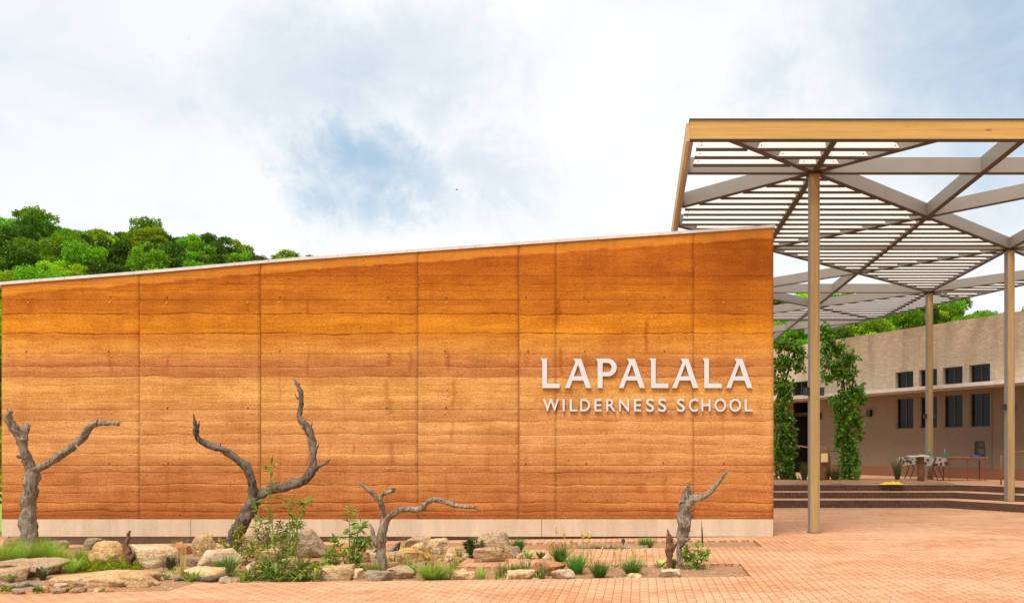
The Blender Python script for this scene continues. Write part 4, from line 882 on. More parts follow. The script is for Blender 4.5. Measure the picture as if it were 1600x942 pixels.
p = P(1222, 752, YC); creeper('climbing_tree', (p.x, p.y, Z3+.05), [[(1222, 758, 8), (1221, 700, 6), (1222, 640, 5), (1226, 600, 4), (1238, 560, 3), (1246, 535, 2)], [(1214, 758, 3), (1213, 700, 3), (1216, 640, 3)]],
    [(1222, 540, 14, 9), (1240, 542, 13, 10), (1251, 556, 11, 13), (1232, 565, 15, 10), (1218, 570, 12, 14), (1248, 575, 9, 8), (1218, 600, 13, 15), (1226, 620, 10, 12), (1218, 645, 13, 18), (1224, 675, 15, 18), (1219, 705, 13, 18), (1226, 732, 15, 16), (1238, 690, 7, 12), (1238, 745, 9, 9), (1234, 655, 7, 14), (1232, 610, 9, 16), (1234, 710, 8, 16)], 4900, 'leafy green climber on a post beside the wall end', YC)
for px, w, h, lb in ((1257, 22, 30, 'low green weedy bush beside the climbing plant at wall end'), (1304, 26, 22, 'dry green weedy bush beside the standing boulder'), (1338, 16, 24, 'small leafy bush at the foot of the second climber')):
    p = P(px, 752, 25.5); me = tuft_mesh('weed_bush', 130, h*25.5/F, w*25.5/F*.5, [L_OLIVE, L_VINE2][px == 1338], .03, .4)
    tag(link('weed_bush', me, None, (p.x, p.y, tz(p.x, p.y)-.01)), lb, 'bush')
p = P(1402, 752, 25.6); tag(link('feathery_shrub', tuft_mesh('feathery_shrub', 260, .66, .20, L_OLIVE, .012, .2, 4, .15, .05), None, (p.x, p.y, tz(p.x, p.y)-.02)), 'feathery pale green shrub behind the yellow fabric', 'shrub')

# ------------------------------------------------------------------ rocks of the rockery
def rock(px, y, w, h, kind, label, group=None, flat=.5, depth=.75, seed=None, rz=0, cat='rock'):
    p = on_ground(px, y); s = p.y/F; wd, hh = w*s, h*s*1.12+.03; d = wd*depth; seed = seed or int(px*7+y)
    me = rock_mesh('garden_rock', wd, d, hh, M_ROCK[kind], seed, flat)
    o = link('garden_rock', me, None, ((px-CX)*(p.y+d*.35)/F, p.y+d*.35, soil_z(p.x, p.y)-.035 if bed_at(p.x, p.y) else p.z-.02)); o.rotation_euler = (0, 0, rz)
    return tag(o, label, cat, group)
G1 = 'small pale stones along the front of the bed'; L1 = 'small pale flat stone set along the paved front edge of the bed'
G2 = 'middle sized tan rocks'; L2 = 'middle sized tan sandstone rock among the plants of the rockery'
G3 = 'small rubble stones'; L3 = 'small broken stone lying between the larger rockery rocks'
for a in ((50, 899, 108, 22, 'tan', 'broad flat tan slab in front of the light green grass', None, .35, .8), (20, 905, 60, 20, 'tan', 'low tan slab behind the weathered root at the wall end', None, .4, .7),
          (165, 911, 168, 17, 'tan', 'longest flat tan slab at the front edge of the bed', None, .3, .45), (220, 911, 62, 19, 'tan', 'brown faced rock on the end of the long slab', None, .5, .6), (137, 912, 34, 14, 'grey', 'grey stone in front of the long flat slab', None, .5, .7),
          (166, 884, 54, 33, 'tan', 'blocky tan boulder above the bright ground cover', None, .7, .7), (148, 860, 34, 17, 'grey', 'grey topped rock behind the blocky tan boulder', None, .6, .8), (243, 888, 76, 33, 'cream', 'large cream and grey boulder beside the dark agave', None, .6, .7),
          (84, 859, 42, 11, 'tan', 'flat tan rock behind the light green grass', None, .4, .8), (24, 854, 34, 12, 'red', 'reddish rock at foot of the forked grey dead tree', None, .5, .8),
          (322, 871, 44, 30, 'tan', 'rounded tan rock left of the dark dead tree', None, .75, .8), (342, 886, 68, 26, 'cream', 'long cream rock behind the dark green tuft', None, .6, .6), (396, 860, 46, 25, 'tan', 'brown tan rock at the base of the dark dead tree', None, .65, .8),
          (320, 900, 66, 15, 'cream', 'flat cream rock behind the fallen dark branch', None, .4, .7), (352, 911, 19, 9, 'cream', L1, G1, .7, .8), (395, 902, 24, 26, 'cream', 'upright cream stone hidden in the leafy shrub', None, .8, .8),
          (425, 880, 34, 22, 'tan', L2, G2, .6, .8), (490, 873, 52, 42, 'tan', 'tall pointed tan boulder right of the leafy shrub', None, .95, .8), (526, 902, 62, 20, 'tan', L2, G2, .5, .8), (452, 890, 30, 18, 'tan', L2, G2, .6, .8), (470, 903, 32, 13, 'red', L3, G3, .6, .8),
          (545, 868, 46, 14, 'red', 'reddish flat rock behind the smaller leafy shrub', None, .4, .8), (560, 880, 40, 14, 'red', L3, G3, .5, .8), (555, 900, 26, 14, 'cream', L3, G3, .6, .8), (545, 856, 60, 10, 'cream', L3, G3, .5, .8),
          (652, 854, 48, 14, 'tan', 'wedge shaped tan rock against the wall footing', None, .45, .8), (686, 866, 36, 22, 'cream', 'square pale topped rock beside the flat topped tan block', None, .8, .8), (654, 864, 26, 13, 'cream', L3, G3, .7, .8), (644, 878, 54, 18, 'tan', 'sloping tan rock behind the light green tuft', None, .6, .7),
          (716, 868, 38, 13, 'tan', 'flat topped tan block among the rear rocks', None, .7, .7), (612, 877, 26, 15, 'cream', L3, G3, .7, .8), (613, 886, 22, 9, 'red', L3, G3, .7, .8), (637, 886, 22, 9, 'red', L3, G3, .7, .8), (625, 900, 46, 18, 'grey', 'grey brown flat rock right of the pale dead tree', None, .5, .7),
          (592, 907, 46, 12, 'grey', 'low grey slab at the foot of pale dead tree', None, .5, .7), (772, 861, 56, 27, 'tan', 'big smooth rounded yellow tan boulder by the wall', None, .85, .8), (766, 878, 50, 19, 'grey', 'pale grey slanting rock below the rounded boulder', None, .6, .6),
          (801, 872, 26, 16, 'grey', 'small grey rock tucked against the rounded boulder', None, .7, .8), (702, 876, 20, 12, 'cream', L3, G3, .8, .8), (729, 872, 12, 10, 'cream', L3, G3, .8, .8), (724, 903, 40, 13, 'cream', L1, G1, .5, .7), (813, 904, 47, 15, 'cream', L1, G1, .6, .7),
          (880, 904, 38, 11, 'cream', L1, G1, .5, .7), (857, 896, 54, 18, 'red', 'reddish brown flat rock left of dark green tufts', None, .5, .7), (855, 878, 16, 8, 'cream', L3, G3, .7, .8), (812, 873, 12, 7, 'cream', L3, G3, .8, .8), (824, 883, 11, 8, 'cream', L3, G3, .8, .8),
          (1047, 897, 36, 12, 'cream', 'white flat stone in front of the leaning stump', None, .5, .7), (991, 900, 27, 7, 'cream', L1, G1, .5, .7), (284, 868, 30, 14, 'red', L3, G3, .5, .8), (300, 884, 20, 12, 'grey', L3, G3, .6, .8), (436, 862, 26, 16, 'tan', L2, G2, .6, .8),
          (153, 924, 15, 9, 'cream', 'tiny white stone on the row of stones at pavement', None, .7, .8), (122, 926, 28, 6, 'grey', L3, G3, .5, .5), (92, 927, 22, 6, 'grey', L3, G3, .5, .5), (72, 926, 15, 9, 'tan', L3, G3, .7, .8), (30, 928, 24, 6, 'grey', L3, G3, .5, .6), (170, 925, 16, 4, 'red', L3, G3, .5, .5), (108, 909, 34, 8, 'tan', L3, G3, .4, .8), (95, 913, 22, 6, 'cream', L3, G3, .4, .8)):
    rock(*a[:6], a[6], a[7], a[8])
rr0 = random.Random(31)
for q in range(70):
    px, y = rr0.uniform(275, 850), rr0.uniform(852, 903); w = rr0.uniform(9, 24)
    if px > 700 and y > 880: y = rr0.uniform(896, 904)
    p_ = on_ground(px, y)
    if not bed_at(p_.x, p_.y) or not bed_at(p_.x, p_.y+.25): continue
    rock(px, y, w, w*rr0.uniform(.35, .65), rr0.choice(('red', 'tan', 'tan', 'cream', 'grey')), L3, G3, rr0.uniform(.4, .8), .8, 900+q, rr0.uniform(-.4, .4))
# pebbles and straw litter on the soil
k = 2600; cx_ = RNG.uniform(-12.5, 1.9, k); cy_ = RNG.uniform(10.3, 15.0, k); keep = np.array([bed_at(a, b_) for a, b_ in zip(cx_, cy_)]); cx_, cy_ = cx_[keep], cy_[keep]
oc = np.array([(1, 0, 0), (0, 1, 0), (-1, 0, 0), (0, -1, 0), (0, 0, .7), (0, 0, -.5)]); of = np.array([[0, 1, 4, 4], [1, 2, 4, 4], [2, 3, 4, 4], [3, 0, 4, 4]])
me = bpy.data.meshes.new('pebble_litter'); V = []; Fs = []
for x, y in zip(cx_, cy_):
    s = .008+.035*random.random()**2.5; b0 = len(V); a = random.random()*6; z = soil_z(x, y)
    V += [(x+s*math.cos(a+i*1.2566)*random.uniform(.7, 1.2), y+s*math.sin(a+i*1.2566)*random.uniform(.7, 1.2), z-.004) for i in range(5)]+[(x+s*.4*math.cos(a+i*2.1), y+s*.4*math.sin(a+i*2.1), z+s*.55) for i in range(3)]
    Fs += [(b0, b0+1, b0+5), (b0+1, b0+2, b0+6, b0+5), (b0+2, b0+3, b0+6), (b0+3, b0+4, b0+7, b0+6), (b0+4, b0, b0+5, b0+7), (b0+5, b0+6, b0+7)]
me.from_pydata(V, [], Fs); me.materials.append(M_ROCK['tan']); tag(link('pebble_litter', me), 'scattered small pebbles on the red garden soil', 'pebbles', kind='stuff')
k = 5200; cx_ = RNG.uniform(-12.5, 1.9, k); cy_ = RNG.uniform(10.3, 15.0, k); keep = np.array([bed_at(a, b_) for a, b_ in zip(cx_, cy_)]); cx_, cy_ = cx_[keep], cy_[keep]
C = np.stack([cx_, cy_, np.array([soil_z(a, b_) for a, b_ in zip(cx_, cy_)])+.012], 1); D = RNG.normal(size=C.shape)*np.array([1, 1, .12])
V, Fq = leaf_arrays(C, D, RNG.uniform(.04, .14, len(C)), RNG.uniform(.005, .016, len(C)), np.tile(np.array([[0, 0, 1.0]]), (len(C), 1))+RNG.normal(size=C.shape)*.2)
tag(link('straw_litter', np_mesh('straw_litter', V, Fq, L_DRY)), 'dry straw and leaf litter on the garden soil', 'straw', kind='stuff')

# ------------------------------------------------------------------ dead trees
def dead(name, base_y, label, branches, mt, Y, seed, ng=10):
    t0 = branches[0][1][0]; b = P(t0[0], t0[1], Y); gzz = soil_z(b.x, Y) if bed_at(b.x, Y) else gz(b.x)
    e = empty(name, (b.x, Y, gzz), label, 'dead tree')
    for k, (part, pts, depth) in enumerate(branches):
        rows = []
        n = len(pts)
        for i, (x, y, w) in enumerate(pts):
            t = i/max(1, n-1); Yd = Y+depth[0]+(depth[1]-depth[0])*t; p = P(x, y, Yd); rows.append((*p, w*Yd/F/2*.92))
        if k == 0: rows.insert(0, (rows[0][0], rows[0][1], gzz-.12, rows[0][3]*1.15))
        sp = spline(rows, 9); L = len(sp)
        m = MB().tube([s[:3] for s in sp], [max(s[3], .003) for s in sp], ng, 0, .30, seed+k*3.3); local(e, m.obj(part, mt, e, True))
dead('dead_tree', 850, 'forked grey dead tree at the far end of the wall', [
    ('trunk', [(47, 848, 25), (44, 811, 22), (45, 780, 22), (50, 750, 22), (51, 733, 20)], (0, 0)),
    ('branch', [(50, 740, 18), (44, 722, 15), (39, 707, 14), (33, 686, 14), (24, 672, 14), (17, 662, 14), (14, 652, 11), (16, 641, 7)], (0, -.3)),
    ('branch', [(37, 688, 11), (39, 674, 11), (43, 662, 9)], (-.15, -.1)), ('twig', [(13, 658, 3), (7, 655, 2), (2, 653, 1.5)], (-.25, -.3)), ('knob', [(36, 712, 8), (30, 713, 6), (26, 711, 4)], (-.1, -.15)), ('twig', [(118, 694, 4), (121, 700, 2.5), (120, 706, 1)], (-.25, -.3)), ('twig', [(149, 662, 4), (152, 656, 2), (151, 652, 1)], (-.4, -.4)), ('twig', [(16, 646, 4), (12, 641, 2), (11, 637, 1)], (-.3, -.3)), ('twig', [(181, 662, 3), (188, 659, 1.5), (191, 660, .8)], (-.48, -.5)),
    ('branch', [(50, 737, 12), (60, 731, 11), (84, 719, 11), (104, 705, 13), (127, 686, 13), (141, 667, 12), (150, 662, 10), (161, 661, 8), (174, 661, 7), (185, 663, 6)], (0, -.5))], M_DEAD1, 14.3, 1, 18)
dead('dead_tree', 858, 'tallest dark dead tree with two long curved branches', [
    ('trunk', [(366, 852, 15), (370, 832, 22), (383, 808, 24), (395, 786, 22), (398, 776, 18)], (0, 0)),
    ('branch', [(393, 790, 17), (395, 761, 14), (388, 734, 14), (372, 718, 13), (349, 703, 12), (322, 693, 11), (309, 684, 10), (306, 668, 8), (304, 656, 4), (302, 646, 1.5)], (0, -.35)), ('twig', [(309, 672, 4), (311, 662, 2.5), (311, 657, 1)], (-.33, -.36)),
    ('branch', [(390, 791, 18), (400, 779, 18), (422, 765, 16), (449, 759, 15), (472, 752, 15), (487, 734, 14), (489, 711, 11), (487, 688, 12), (480, 667, 12), (468, 653, 9), (470, 634, 8), (470, 615, 7), (464, 601, 5), (459, 591, 2.5)], (0, .5)),
    ('spur', [(486, 738, 10), (497, 729, 8), (513, 722, 3)], (.22, .2)), ('twig', [(484, 670, 5), (488, 661, 2)], (.33, .33)), ('twig', [(350, 704, 4), (345, 697, 2), (345, 692, 1)], (-.15, -.2)), ('twig', [(469, 625, 4), (463, 620, 2), (461, 615, 1)], (.45, .45)), ('twig', [(489, 705, 5), (495, 700, 3), (498, 694, 1)], (.25, .22)), ('twig', [(452, 757, 5), (456, 749, 2.5), (455, 744, 1)], (.15, .15)), ('twig', [(509, 723, 3), (515, 718, 1.5), (517, 719, .8)], (.2, .2)), ('twig', [(466, 606, 4), (468, 598, 2)], (.5, .5)), ('twig', [(478, 672, 4), (471, 668, 1.5)], (.33, .3))], M_DEAD2, 13.7, 2, 18)
dead('dead_tree', 893, 'short pale dead tree with one long branch reaching right', [
    ('trunk', [(597, 892, 15), (596, 857, 15), (597, 834, 16), (601, 811, 14), (602, 803, 12)], (0, 0)),
    ('branch', [(600, 814, 11), (598, 798, 10), (594, 785, 9), (584, 772, 8), (573, 763, 6), (564, 755, 3)], (0, -.2)), ('branch', [(595, 788, 8), (596, 774, 7), (604, 769, 7), (613, 767, 7), (615, 763, 5), (611, 762, 3)], (-.1, -.25)),
    ('branch', [(598, 822, 12), (605, 810, 12), (615, 801, 11), (631, 796, 10), (649, 796, 10), (660, 794, 10), (666, 786, 9), (680, 780, 9), (695, 784, 8), (710, 789, 7), (728, 792, 6), (741, 793, 4), (755, 798, 1.2)], (0, -.3)),
    ('twig', [(707, 789, 4), (708, 778, 3)], (-.2, -.2)), ('twig', [(738, 793, 3), (745, 790, 1.5), (749, 791, .8)], (-.28, -.3)), ('twig', [(567, 757, 3), (561, 757, 1.5), (558, 754, .8)], (-.18, -.2)), ('spur', [(591, 852, 8), (584, 841, 8), (582, 830, 6), (578, 817, 2.5)], (-.02, .05))], M_DEAD3, 11.65, 3, 16)
dead('dead_tree', 884, 'thick grey dead trunk with one raised arm like branch', [
    ('trunk', [(1063, 883, 10), (1061, 860, 9), (1064, 846, 15), (1068, 826, 22), (1070, 803, 23), (1072, 788, 21), (1074, 776, 17)], (0, 0)),
    ('branch', [(1070, 790, 15), (1071, 777, 12), (1073, 765, 9), (1077, 754, 4)], (0, -.05)), ('branch', [(1074, 787, 15), (1083, 779, 13), (1094, 777, 10), (1109, 769, 9), (1122, 754, 7), (1131, 742, 6), (1136, 736, 4)], (0, -.25)),
    ('spur', [(1068, 782, 9), (1063, 784, 5), (1060, 787, 2)], (-.02, -.08)), ('spur', [(1066, 838, 12), (1074, 842, 8), (1078, 838, 4)], (0, -.05)), ('hollow', [(1078, 774, 7), (1080, 766, 6), (1080, 761, 3)], (.05, .06))], M_DEAD1, 11.68, 4, 22)
dead('dead_stump', 880, 'reddish jagged stump beside the thick grey dead trunk', [
    ('stump', [(1046, 878, 10), (1046, 858, 12), (1045, 842, 9), (1043, 826, 2)], (0, 0)), ('splinter', [(1050, 862, 8), (1050, 846, 6), (1047, 834, 1.5)], (0, .03)), ('root', [(1050, 862, 7), (1055, 852, 5), (1060, 846, 3)], (0, .0))], M_DEAD4, 11.75, 5)
dead('dead_stump', 880, 'small twisted brown stump between the boulders', [
    ('stump', [(203, 878, 16), (200, 862, 13), (197, 850, 9), (201, 840, 6), (200, 834, 6), (204, 829, 3)], (0, 0)), ('splinter', [(206, 872, 8), (212, 860, 4), (210, 852, 1.5)], (0, 0))], M_DEAD4, 12.3, 6)
dead('dead_stump', 880, 'short black charred stump behind the wedge rock', [
    ('stump', [(606, 868, 6), (616, 858, 7), (622, 848, 3)], (0, .1)), ('splinter', [(622, 862, 5), (624, 850, 3), (625, 846, 1)], (0, 0))], M_BLACK, 13.6, 7)
def log(pts, label, mt, seed):
    rows = []
    for x, y, w in pts: p = on_ground(x, y); r = w*p.y/F/2; rows.append((p.x, p.y, (soil_z(p.x, p.y) if bed_at(p.x, p.y) else gz(p.x))+r*.75, r))
    sp = spline(rows, 6); tag(MB().tube([s[:3] for s in sp], [s[3] for s in sp], 9, 0, .25, seed).obj('fallen_branch', mt, None, True), label, 'branch')
log([(-14, 908, 7), (8, 912, 7), (28, 914, 8), (45, 911, 9), (58, 912, 6), (70, 914, 3)], 'weathered grey root lying at the end of the bed', M_DEAD1, 1)
log([(274, 904, 7), (290, 902, 8), (310, 903, 8), (330, 904, 8), (345, 900, 7), (360, 896, 6), (373, 896, 3)], 'fallen dark branch lying in front of flat cream rock', M_DEAD2, 2)
log([(903, 852, 5), (918, 855, 9), (940, 857, 9), (965, 857, 7), (990, 856, 8), (1012, 855, 9)], 'weathered log lying along the rear strip by wall', M_DEAD3, 3)
log([(232, 879, 3), (243, 877, 4), (250, 882, 4), (254, 892, 4)], 'small bent grey twig beside the dark agave', M_DEAD3, 4)

# ------------------------------------------------------------------ grasses and plants of the bed
def tuft(px, y, w, h, mt, label, n=240, group=None, width=.010, droop=.5, name='grass_tuft', cat='grass'):
    p = at(px, y); s = p.y/F; me = tuft_mesh(name, n, h*s*1.05, w*s*.52, mt, width, droop)
    return tag(link(name, me, None, p), label, cat, group)
GD = 'dark green grass tufts'; LD = 'dense dark green grass tuft growing in the open right end of bed'
for px, y, w, h in ((875, 877, 42, 29), (901, 892, 48, 36), (936, 898, 43, 29), (988, 894, 48, 31)): tuft(px, y, w, h, L_DARK, LD, 330, GD)
tuft(1010, 854, 36, 23, L_DARK, 'dark green grass tuft on the rear strip at wall', 300); tuft(810, 862, 30, 25, L_DARK, 'dark green grass tuft behind the big rounded boulder', 300)
tuft(806, 893, 48, 20, L_DARK, 'low dark green grass tuft behind a pale flat stone', 330); tuft(355, 893, 46, 28, L_DARK, 'dark green cushion tuft in front of the long cream rock', 420); tuft(420, 898, 44, 26, L_DARK, 'dark green tuft half hidden in the tall leafy shrub', 360)
tuft(677, 903, 68, 36, L_LIGHT, 'wide light green tuft of coarse arching grass blades', 330, None, .016, .9)
GL = 'fine light green grass clumps'; LL = 'clump of fine light green grass below the forked dead tree'
for px, y, w, h in ((8, 884, 46, 34), (30, 882, 50, 36), (55, 880, 50, 38), (82, 876, 46, 32), (20, 873, 44, 34), (66, 868, 44, 32), (42, 862, 44, 26), (100, 882, 36, 26), (-14, 878, 40, 32)): tuft(px, y, w, h, L_LIGHT, LL, 420, GL, .006, .9)
tuft(112, 893, 40, 30, L_LIGHT, 'fine green grass beside the bright ground cover', 320, None, .006, .8); tuft(128, 882, 30, 30, L_LIGHT, 'fine green grass against the blocky tan boulder', 260, None, .006, .8)
tuft(752, 899, 34, 26, L_LIGHT, 'sparse light grass behind the front pale stones', 45, None, .010, .6); tuft(776, 903, 10, 24, L_PALE, 'narrow pale upright blades between two front stones', 12, None, .016, .1)
tuft(588, 894, 22, 28, L_SHRUB, 'broad bladed green plant at the foot of pale dead tree', 16, None, .035, .5, 'blade_plant', 'plant'); tuft(378, 907, 18, 26, L_SHRUB, 'broad bladed green plant beside the fallen dark branch', 16, None, .03, .5, 'blade_plant', 'plant')
tuft(284, 899, 20, 62, L_DRY, 'tall dry straw yellow grass stalks beside dark agave', 16, None, .014, .15); tuft(1098, 850, 8, 50, L_AGAVE, 'tall narrow sword leaves behind the thick dead trunk', 4, None, .045, .1, 'sword_plant', 'plant')
tuft(630, 850, 40, 30, L_DRY, 'thin dry weed stalks in front of the wall footing', 22, None, .004, .3); tuft(200, 858, 60, 26, L_OLIVE, 'thin weed stalks behind the twisted brown stump', 20, None, .008, .3)
rr1 = random.Random(5); WM = [tuft_mesh('wispy_weed', 26, h_, sp_, mt_, w_, dr_) for h_, sp_, mt_, w_, dr_ in ((.24, .16, L_SHRUB, .016, .6), (.18, .14, L_LIGHT, .010, .8), (.30, .14, L_OLIVE, .010, .4), (.16, .16, L_SHRUB, .024, .9))]
for q in range(60):
    px, y = rr1.uniform(270, 860), rr1.uniform(855, 904)
    if px > 720: y = rr1.uniform(892, 904)
    p_ = at(px, y)
    if not bed_at(p_.x, p_.y): continue
    o = tag(link('wispy_weed', rr1.choice(WM), None, p_), 'small wispy green weed growing between the rockery stones', 'weed', 'wispy weeds between the stones'); o.rotation_euler = (0, 0, rr1.uniform(0, 6.28)); o.scale = (rr1.uniform(.7, 1.3),)*3
def rosette(px, y, w, h, mt, label, n=9, name='succulent', wid=.35):
    p = at(px, y); s = p.y/F; L = max(h, w*.5)*s; V = []; Fq = []
    for k in range(n):
        a = k*2.4+random.uniform(-.3, .3); out = random.uniform(.35, 1.0)*w/2/max(h, 1); d = Vector((math.cos(a)*out, math.sin(a)*out, 1)).normalized(); sd = Vector((-math.sin(a), math.cos(a), 0)); LL_ = L*random.uniform(.75, 1.05); b0 = len(V)
        for t, ww in ((0, .3), (.35, .9), (.65, .85), (.9, .4), (1, .04)):
            c = Vector((math.cos(a)*.01, math.sin(a)*.01, -.01))+d*LL_*t+Vector((math.cos(a), math.sin(a), -.4))*.12*LL_*t*t; q = sd*LL_*wid*ww*.5; up = d.cross(sd)*LL_*wid*.12*ww
            V += [c-q, c+up, c+q]
        Fq += [(b0+3*i+j, b0+3*i+j+1, b0+3*i+j+4, b0+3*i+j+3) for i in range(4) for j in (0, 1)]
    tag(link(name, np_mesh(name, np.array([tuple(v) for v in V]), np.array(Fq), mt), None, p), label, 'succulent')
rosette(266, 889, 26, 26, L_AGAVE, 'dark spiky agave against the cream and grey boulder', 7, 'agave'); rosette(66, 902, 34, 26, L_AGAVE, 'dark spiky agave on the broad flat tan slab', 7, 'agave')
rosette(194, 881, 22, 15, L_PALE, 'small pale green rosette under the twisted stump', 8); rosette(20, 905, 44, 17, L_PALE, 'pale green succulent beside the weathered root', 14); rosette(260, 902, 22, 15, L_PALE, 'small pale succulent just below the dark agave', 9)
rosette(1031, 884, 30, 18, L_PALE, 'pale leafy plant left of the reddish stump', 14); rosette(1052, 884, 13, 18, L_SHRUB, 'bright little bush between stump and thick dead trunk', 24, 'succulent', .25); rosette(1107, 886, 15, 7, L_PALE, 'tiny low pale plant on the bare bed end', 9)
rosette(826, 873, 30, 17, L_PALE, 'pale leafy plant beside the grey tucked rock', 12); rosette(845, 872, 22, 14, L_OLIVE, 'olive leafy plant left of the dark green tufts', 14)
for px, y in ((9, 926), (58, 926), (104, 924), (116, 923), (160, 924)): 
    p = at(px, y); me = crown('cushion_plant', [(0, 0, .03, .055, .7), (.05, .01, .03, .04, .7)], 130, L_COVER, .03, .3); tag(link('cushion_plant', me, None, p), 'tiny yellow green cushion plant in the row of stones at pavement', 'plant', 'cushion plants in the stone row')
# ground cover mat
k = 4200; px_ = RNG.uniform(122, 223, k); C = []
for a in px_:
    y = random.uniform(881, 893); p = on_ground(a, y); C.append((p.x, p.y, soil_z(p.x, p.y)+random.uniform(.0, .09)*(1+.5*math.sin(a*.3))))
C = np.array(C); V, Fq = leaf_arrays(C, RNG.normal(size=C.shape)+np.array([0, 0, .5]), RNG.uniform(.02, .04, k), RNG.uniform(.015, .03, k))
tag(link('ground_cover', np_mesh('ground_cover', V, Fq, L_COVER)), 'low bright yellow green ground cover mat', 'ground cover', kind='stuff')
def shrub(stems, leaf_len, leaf_w, mt, label, Y, name='leafy_shrub', per=7, stemw=2.2, fl=None, nfl=0, cat='shrub'):
    b = P(stems[0][0][0], stems[0][0][1], Y); zb = soil_z(b.x, Y) if bed_at(b.x, Y) else gz(b.x); e = empty(name, (b.x, Y, zb), label, cat); m = MB(); C = []; D = []; Fl = []
    for st in stems:
        ph = random.uniform(-.25, .25); rows = [P(x, y, Y+ph*i/len(st)) for i, (x, y) in enumerate(st)]; rows[0].z = min(rows[0].z, zb-.01); sp = spline([tuple(r) for r in rows], 6); n = len(sp)
        m.tube(sp, [stemw*Y/F/2*(1-.75*i/n) for i in range(n)], 5)
        for i in range(2, n):
            for _ in range(per if i < n-1 else per+4):
                if random.random() < .45: continue
                d = Vector((random.gauss(0, 1), random.gauss(0, 1), random.gauss(.25, .5))).normalized(); c = Vector(sp[i])+d*leaf_len*.5; C.append(tuple(c)); D.append(tuple(d))
        for _ in range(nfl): Fl.append(tuple(Vector(sp[random.randint(n//2, n-1)])+Vector((random.gauss(0, .05), random.gauss(0, .05), random.gauss(.03, .04)))))
    local(e, m.obj('stem', L_STEM, e)); C, D = np.array(C), np.array(D); s = RNG.uniform(.6, 1.2, len(C)); up = np.tile(np.array([[0, 0, 1.0]]), (len(C), 1))+RNG.normal(size=C.shape)*.5
    V, Fq = leaf_arrays(C, D, leaf_len*s, leaf_w*s, up); local(e, link('foliage', np_mesh('foliage', V, Fq, mt), e))
    if Fl:
        Fl = np.repeat(np.array(Fl), 4, 0); V, Fq = leaf_arrays(Fl+RNG.normal(size=Fl.shape)*.008, RNG.normal(size=Fl.shape), .03, .022); local(e, link('blossom', np_mesh('blossom', V, Fq, fl), e))
shrub([[(440, 905), (430, 860), (424, 800), (423, 760), (424, 728)], [(438, 905), (450, 860), (462, 820), (470, 795), (480, 786)], [(442, 905), (452, 850), (452, 800), (455, 780)], [(436, 905), (418, 860), (408, 815), (398, 785)],
       [(445, 905), (460, 880), (464, 840), (466, 815)], [(430, 905), (415, 885), (400, 868), (392, 855)], [(434, 905), (420, 895), (405, 890), (394, 893)], [(448, 905), (462, 895), (472, 885), (482, 880)], [(440, 905), (440, 880), (438, 850), (444, 822)], [(446, 905), (470, 900), (490, 890), (500, 888)], [(430, 906), (412, 900), (396, 905), (388, 900)], [(440, 906), (450, 897), (460, 902), (470, 898)]],
      .15, .038, L_SHRUB, 'tall leafy green shrub growing in front of dark dead tree', 11.1, per=4, fl=L_YEL, nfl=2)
shrub([[(410, 872), (414, 850), (412, 830), (404, 812)], [(414, 872), (424, 845), (420, 820), (422, 805)], [(416, 872), (430, 850), (434, 830), (438, 815)], [(412, 872), (405, 850), (402, 835), (398, 822)], [(416, 872), (440, 860), (446, 840), (450, 826)], [(414, 872), (428, 860), (444, 862), (458, 850)]], .085, .022, L_OLIVE, 'olive narrow leaved bush behind the tall leafy shrub', 13.0, per=8)
shrub([[(545, 892), (546, 850), (546, 820), (549, 798)], [(548, 892), (556, 850), (560, 830), (564, 820)], [(542, 892), (535, 865), (528, 850), (524, 842)], [(546, 892), (566, 865), (572, 850), (574, 842)], [(540, 892), (524, 880), (516, 870), (512, 866)], [(548, 892), (556, 880), (552, 865), (558, 850)], [(544, 893), (530, 890), (518, 892), (508, 888)]], 0.14, .036, L_SHRUB, 'smaller leafy green shrub left of the pale dead tree', 11.9, per=6, fl=L_YEL, nfl=1)
shrub([[(372, 878), (370, 850), (372, 835), (376, 826)], [(374, 878), (378, 862), (376, 848), (380, 842)], [(370, 878), (362, 865), (356, 856), (346, 848)], [(376, 878), (386, 870), (394, 862), (398, 850)], [(374, 880), (384, 880), (392, 884), (398, 880)]], .10, .03, L_SHRUB, 'yellow flowered weed climbing around the dark dead trunk', 12.6, per=5, fl=L_YEL, nfl=9)
shrub([[(738, 875), (740, 862), (741, 852), (742, 842)], [(737, 875), (732, 862), (730, 854), (728, 848)], [(739, 875), (748, 865), (752, 855), (753, 848)], [(738, 875), (736, 860), (735, 850), (734, 843)]], .075, .03, L_OLIVE, 'small olive green bush beside the big rounded boulder', 13.0, per=11)
shrub([[(1090, 885), (1090, 872), (1091, 860), (1091, 850)], [(1089, 885), (1083, 872), (1078, 862), (1072, 860)], [(1091, 885), (1097, 875), (1101, 868), (1105, 866)], [(1089, 885), (1082, 878), (1076, 872), (1072, 871)]], .11, .045, L_SHRUB, 'fresh broad leaved plant right of the thick dead trunk', 11.75, per=4, stemw=3)
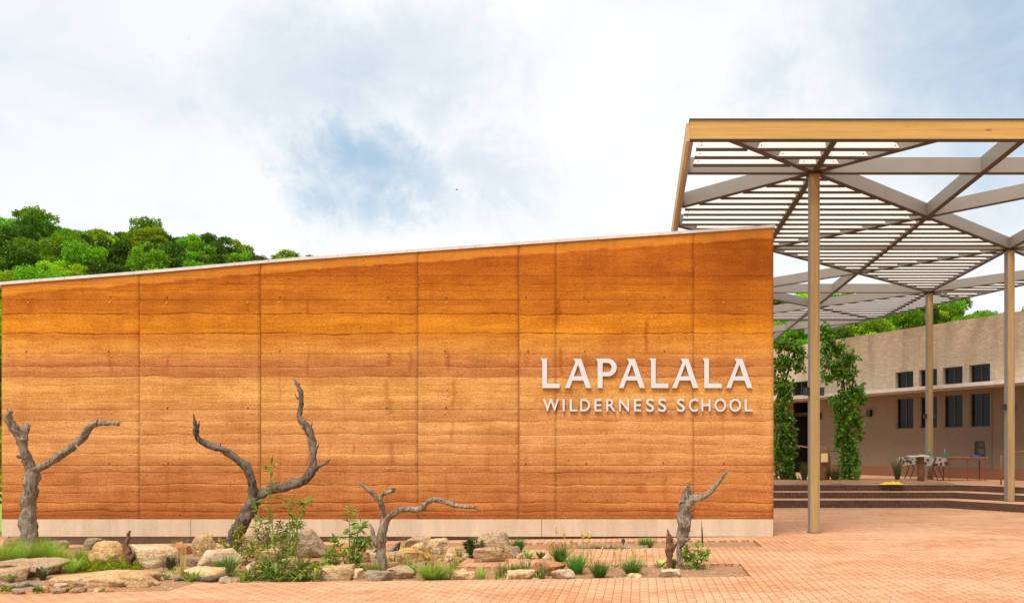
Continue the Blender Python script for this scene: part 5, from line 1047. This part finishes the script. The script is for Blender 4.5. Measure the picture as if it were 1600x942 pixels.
# thin stalks with small flowers
def flowers(x0, x1, y0, y1, n, hpx, mt, label, cat='flowers'):
    b = at((x0+x1)/2, (y0+y1)/2); e = empty('flower_stalks', b, label, cat); m = MB(); C = []
    for _ in range(n):
        p = at(random.uniform(x0, x1), random.uniform(y0, y1)); h = hpx*p.y/F*random.uniform(.6, 1.15); q = p+Vector((random.gauss(0, .03), random.gauss(0, .03), h)); m = MB().tube([p, p.lerp(q, .5)+Vector((random.gauss(0, .012), 0, 0)), q], [.0035, .003, .002], 4); local(e, m.obj('stalk', L_STEM, e))
        for _ in range(random.randint(4, 8)): C.append(tuple(q+Vector((random.gauss(0, .010), random.gauss(0, .010), random.uniform(-.085, .012)))))
    C = np.array(C); V, Fq = leaf_arrays(C, RNG.normal(size=C.shape), .034, .024); local(e, link('blossom', np_mesh('blossom', V, Fq, mt), e))
flowers(858, 925, 872, 888, 20, 42, L_YEL, 'thin stalks of yellow flowers above the paired dark tufts'); flowers(925, 1012, 876, 892, 14, 36, L_YEL, 'thin stalks of yellow flowers above the end dark tufts')
flowers(630, 700, 872, 895, 14, 30, L_ORA, 'orange flower spikes above the wide light green tuft'); flowers(765, 800, 880, 893, 6, 30, L_ORA, 'orange flower spikes below the slanting grey rock'); flowers(305, 345, 872, 882, 9, 36, L_YEL, 'yellow flower stalks on the rounded tan rock')
# small black garden spotlight
p = at(974, 853); e = empty('garden_spotlight', p, 'small black garden spotlight by the weathered log', 'spotlight'); MB().tube([(0, 0, -.02), (0, 0, .08)], [.008, .008], 6).obj('spike', M_BLACK, e); MB().tube([(0, .03, .10), (0, -.05, .125)], [.030, .036], 10).obj('lamp_head', M_BLACK, e)
# bushes at the left end of the wall
for k, (x, y) in enumerate(((-13.2, 18.0), (-22, 30), (-38, 52), (-42, 56), (-36, 58))):
    s = (.35, .5, 1.0, 1.2, .9)[k]; tm, cm, kind, H = PROT[(2, 1, 1, 0, 1)[k]]
    e = empty('garden_tree', (x, y, gz(x)-.1), ('small bright bush', 'dark bushy tree', 'dark spreading tree', 'mid green broad tree', 'dark low tree')[k]+' on the lawn past the wall end', 'tree'); e.scale = (s, s, s); link('trunk', tm, e); link('crown', cm, e)
# a bird high up
p = P(714, 297, 60); m_ = MB(); m_.tube([(-.10, 0, 0), (0, 0, .01), (.09, 0, 0)], [.012, .03, .008], 6); m_.add([(-.03, 0, .01), (.04, 0, .01), (.0, -.22, .06), (-.03, 0, .01), (.04, 0, .01), (.0, .22, .06)], [(0, 1, 2), (3, 5, 4)])
tag(m_.obj('bird', M_BLACK, None, loc=p), 'tiny dark bird flying in front of the clouds', 'bird')
